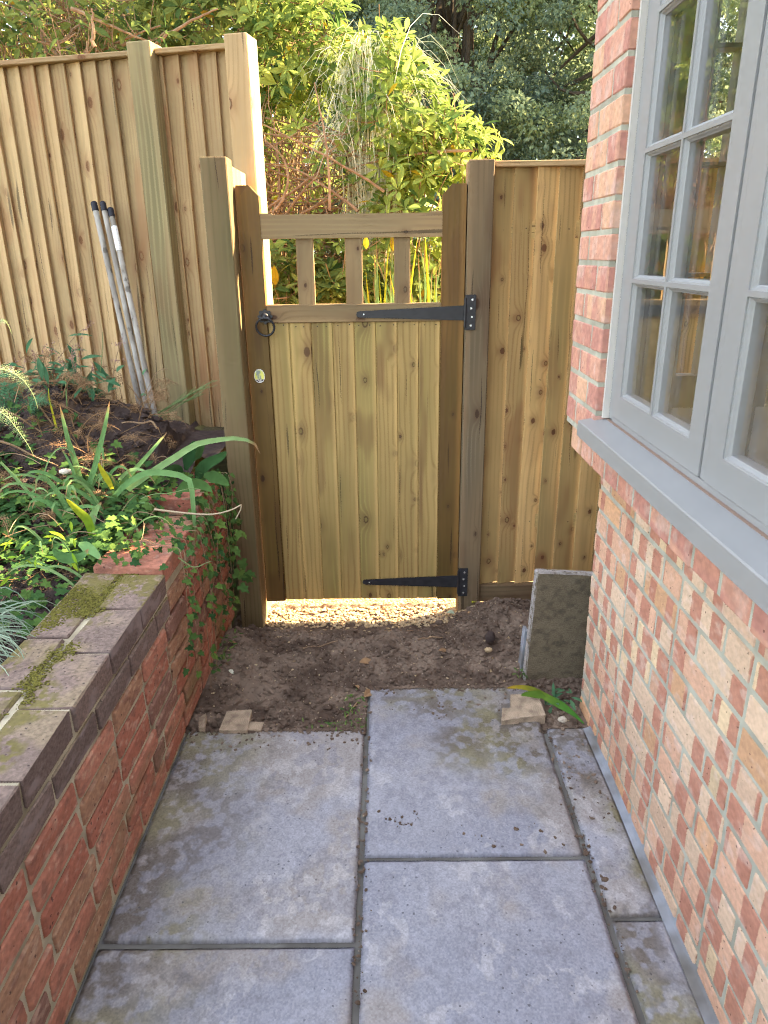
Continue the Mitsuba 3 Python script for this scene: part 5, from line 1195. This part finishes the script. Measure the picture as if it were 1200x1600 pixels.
# single bright leaves seen through the slats
ol = thing('autumn_leaf', 'single orange leaf hanging behind the leftmost opening of the gate', 'leaf')
W, F, uv = scatter(leaf_shape(1, 0.42, 6, 0.2, 0.1), np.array([[-0.660, 4.45, 1.50]]), frames(np.array([[0.0, -0.1, -1.0]]), np.array([[0.1, -1.0, 0.1]])), [0.115], [1.0]); put('blade', W[0], F, 'glossy_leaf', uv[0], parent=ol)
yl = thing('autumn_leaf', 'single yellow leaf hanging at the top of the third opening of the gate', 'leaf')
W, F, uv = scatter(leaf_shape(1, 0.5, 6, 0.2, 0.1), np.array([[-0.115, 4.45, 1.655]]), frames(np.array([[0.05, -0.1, -1.0]]), np.array([[0.1, -1.0, 0.1]])), [0.075], [0.9]); put('blade', W[0], F, 'yellow_leaf', uv[0], parent=yl)
for k, (x0, sp, n, zt, lab) in enumerate(((0.03, 0.10, 14, 1.62, 'tall strap-leaved plant with pale green blades seen through the third opening of the gate'), (0.30, 0.13, 22, 1.58, 'clump of bright strap leaves seen through the right opening of the gate'))):
    t = thing('flag_plant', lab, 'plant')
    for j in range(n):
        b = np.array([x0 + r.normal(0, 0.06), 4.55 + r.normal(0, 0.06), -0.1]); tx = r.normal(0, sp); top = zt + r.normal(-0.06, 0.09)
        V, F, uv = ribbon([b, b + [tx * 0.3, r.normal(0, 0.03), (top + 0.1) * 0.6], [b[0] + tx, b[1] + r.normal(0, 0.06), top]], r.uniform(0.018, 0.03), r, 12, 0.3, 0.3); put('leaf', V, F, 'strap_leaf' if j % 3 else 'yellow_leaf', uv, parent=t)
# drooping pale grass between the shrubs
t = thing('pampas_grass', 'tall pale grass with drooping silvery blades between the shrub and the dark trees', 'grass')
parts = []
for j in range(1500):
    b = np.array([-0.08 + r.normal(0, 0.05), 5.25 + r.normal(0, 0.10), 1.0]); a = r.uniform(0, 6.28); L = abs(r.normal(0, 0.22)) + 0.03; H = r.uniform(1.2, 1.85)
    dx, dy = math.cos(a) * L, math.sin(a) * L
    parts.append(ribbon([b, b + [dx * 0.25, dy * 0.25, H * 0.7], b + [dx * 0.65, dy * 0.65, H], b + [dx * 1.1, dy * 1.1, H * r.uniform(0.80, 0.97)]], r.uniform(0.003, 0.007), r, 16, 0.4, 0.25, soft=True))
put('blades', *join(parts)[:2], 'straw_grass', join(parts)[2], parent=t, stuff=True)
put('tussock', *blob(r, 0.35, 3, 0.08, (1, 1, 2.4)) if False else tube([[-0.10, 5.25, -0.15], [-0.10, 5.25, 1.1]], [0.14, 0.06], 10), 'dead_leaf', np.full((22, 2), 0.4), parent=t)

# ------------------------------------------------------------------ the dark trees behind
OL = (np.array([[0, 0, 0], [0.45, 0.34, 0.06], [1, 0, -0.08], [0.45, -0.34, 0.06]]), np.array([[0, 2, 1], [0, 3, 2]]))
def tree(label, base, height, crown, rad, nclump, nleaf, r, size, clump=0.55, trunk=0.22):
    t = thing('broadleaf_tree', label, 'tree')
    base = np.array(base, float); crown = np.array(crown, float); rad = np.array(rad, float)
    d = r.normal(0, 1, (nclump, 3)); d /= np.linalg.norm(d, axis=1, keepdims=True)
    cpos = crown + d * rad * (r.uniform(0.35, 1.0, nclump) ** 0.5)[:, None]
    cpos = cpos[cpos[:, 2] > 0.4]; m = len(cpos)
    per = nleaf // m
    pos = np.repeat(cpos, per, 0); k = len(pos)
    dd = r.normal(0, 1, (k, 3)); dd /= np.linalg.norm(dd, axis=1, keepdims=True)
    cs = np.repeat(clump * r.uniform(0.6, 1.35, m), per)
    pos = pos + dd * (cs * r.uniform(0.1, 1, k) ** 0.45)[:, None] * [1, 1, 0.62]
    D = dd * 0.7 + r.normal(0, 0.6, (k, 3)) + [0, 0, -0.25]; U = r.normal(0, 0.45, (k, 3)) + [0, -0.1, 1.0]
    tone = np.clip(np.repeat(np.where(r.random(m) < 0.16, 0.9, r.uniform(0.0, 0.5, m)), per) + r.normal(0.08, 0.16, k), 0, 1.0)  # sunlit look of some clumps is put into a lighter leaf tone
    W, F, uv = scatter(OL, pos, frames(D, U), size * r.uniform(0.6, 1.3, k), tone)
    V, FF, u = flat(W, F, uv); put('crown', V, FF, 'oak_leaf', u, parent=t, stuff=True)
    n = 10; top = crown + [0, 0, rad[2] * 0.4]
    c = curve([base, base * 0.5 + top * 0.5 + [r.normal(0, 0.2), r.normal(0, 0.2), 0], top], n); put('trunk', *tube(c, np.linspace(trunk, trunk * 0.35, n), 9, cap=False), 'bark', smooth=True, parent=t)
    parts = []
    for j in range(min(m, 70)):
        a = c[r.integers(3, n - 1)]; b = cpos[r.integers(m)]
        parts.append(tube(curve([a, (a + b) / 2 + r.normal(0, 0.25, 3), b], 8), np.linspace(trunk * 0.28, 0.012, 8), 5, cap=False))
    put('limbs', *join(parts), 'bark', parent=t)
r = np.random.default_rng(81)
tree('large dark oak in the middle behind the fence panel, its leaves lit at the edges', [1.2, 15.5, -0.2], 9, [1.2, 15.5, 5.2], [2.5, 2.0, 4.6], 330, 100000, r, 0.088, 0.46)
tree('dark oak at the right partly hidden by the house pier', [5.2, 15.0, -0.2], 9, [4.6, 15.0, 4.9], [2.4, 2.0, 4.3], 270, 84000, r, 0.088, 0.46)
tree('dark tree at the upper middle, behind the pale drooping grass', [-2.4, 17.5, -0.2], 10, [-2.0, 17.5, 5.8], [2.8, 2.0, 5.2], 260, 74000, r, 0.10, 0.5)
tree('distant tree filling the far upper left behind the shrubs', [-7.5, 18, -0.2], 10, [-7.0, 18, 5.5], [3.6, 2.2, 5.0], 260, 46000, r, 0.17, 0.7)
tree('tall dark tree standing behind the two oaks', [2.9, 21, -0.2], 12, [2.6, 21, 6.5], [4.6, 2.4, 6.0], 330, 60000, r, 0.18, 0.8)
shrub('low_shrub', 'dark hedge-like shrub right behind the fence panel and the gate post', 'shrub',
      [((0.9, 8.5, 1.0), (0.9, 0.7, 1.0), 300, 0.3), ((2.0, 8.8, 0.95), (0.9, 0.7, 0.9), 240, 0.3), ((0.2, 9.2, 1.1), (0.8, 0.7, 1.1), 185, 0.3)], r, 0.14, 'oak_leaf', 0, [((0.9, 8.6, -0.2), 40)], 0)
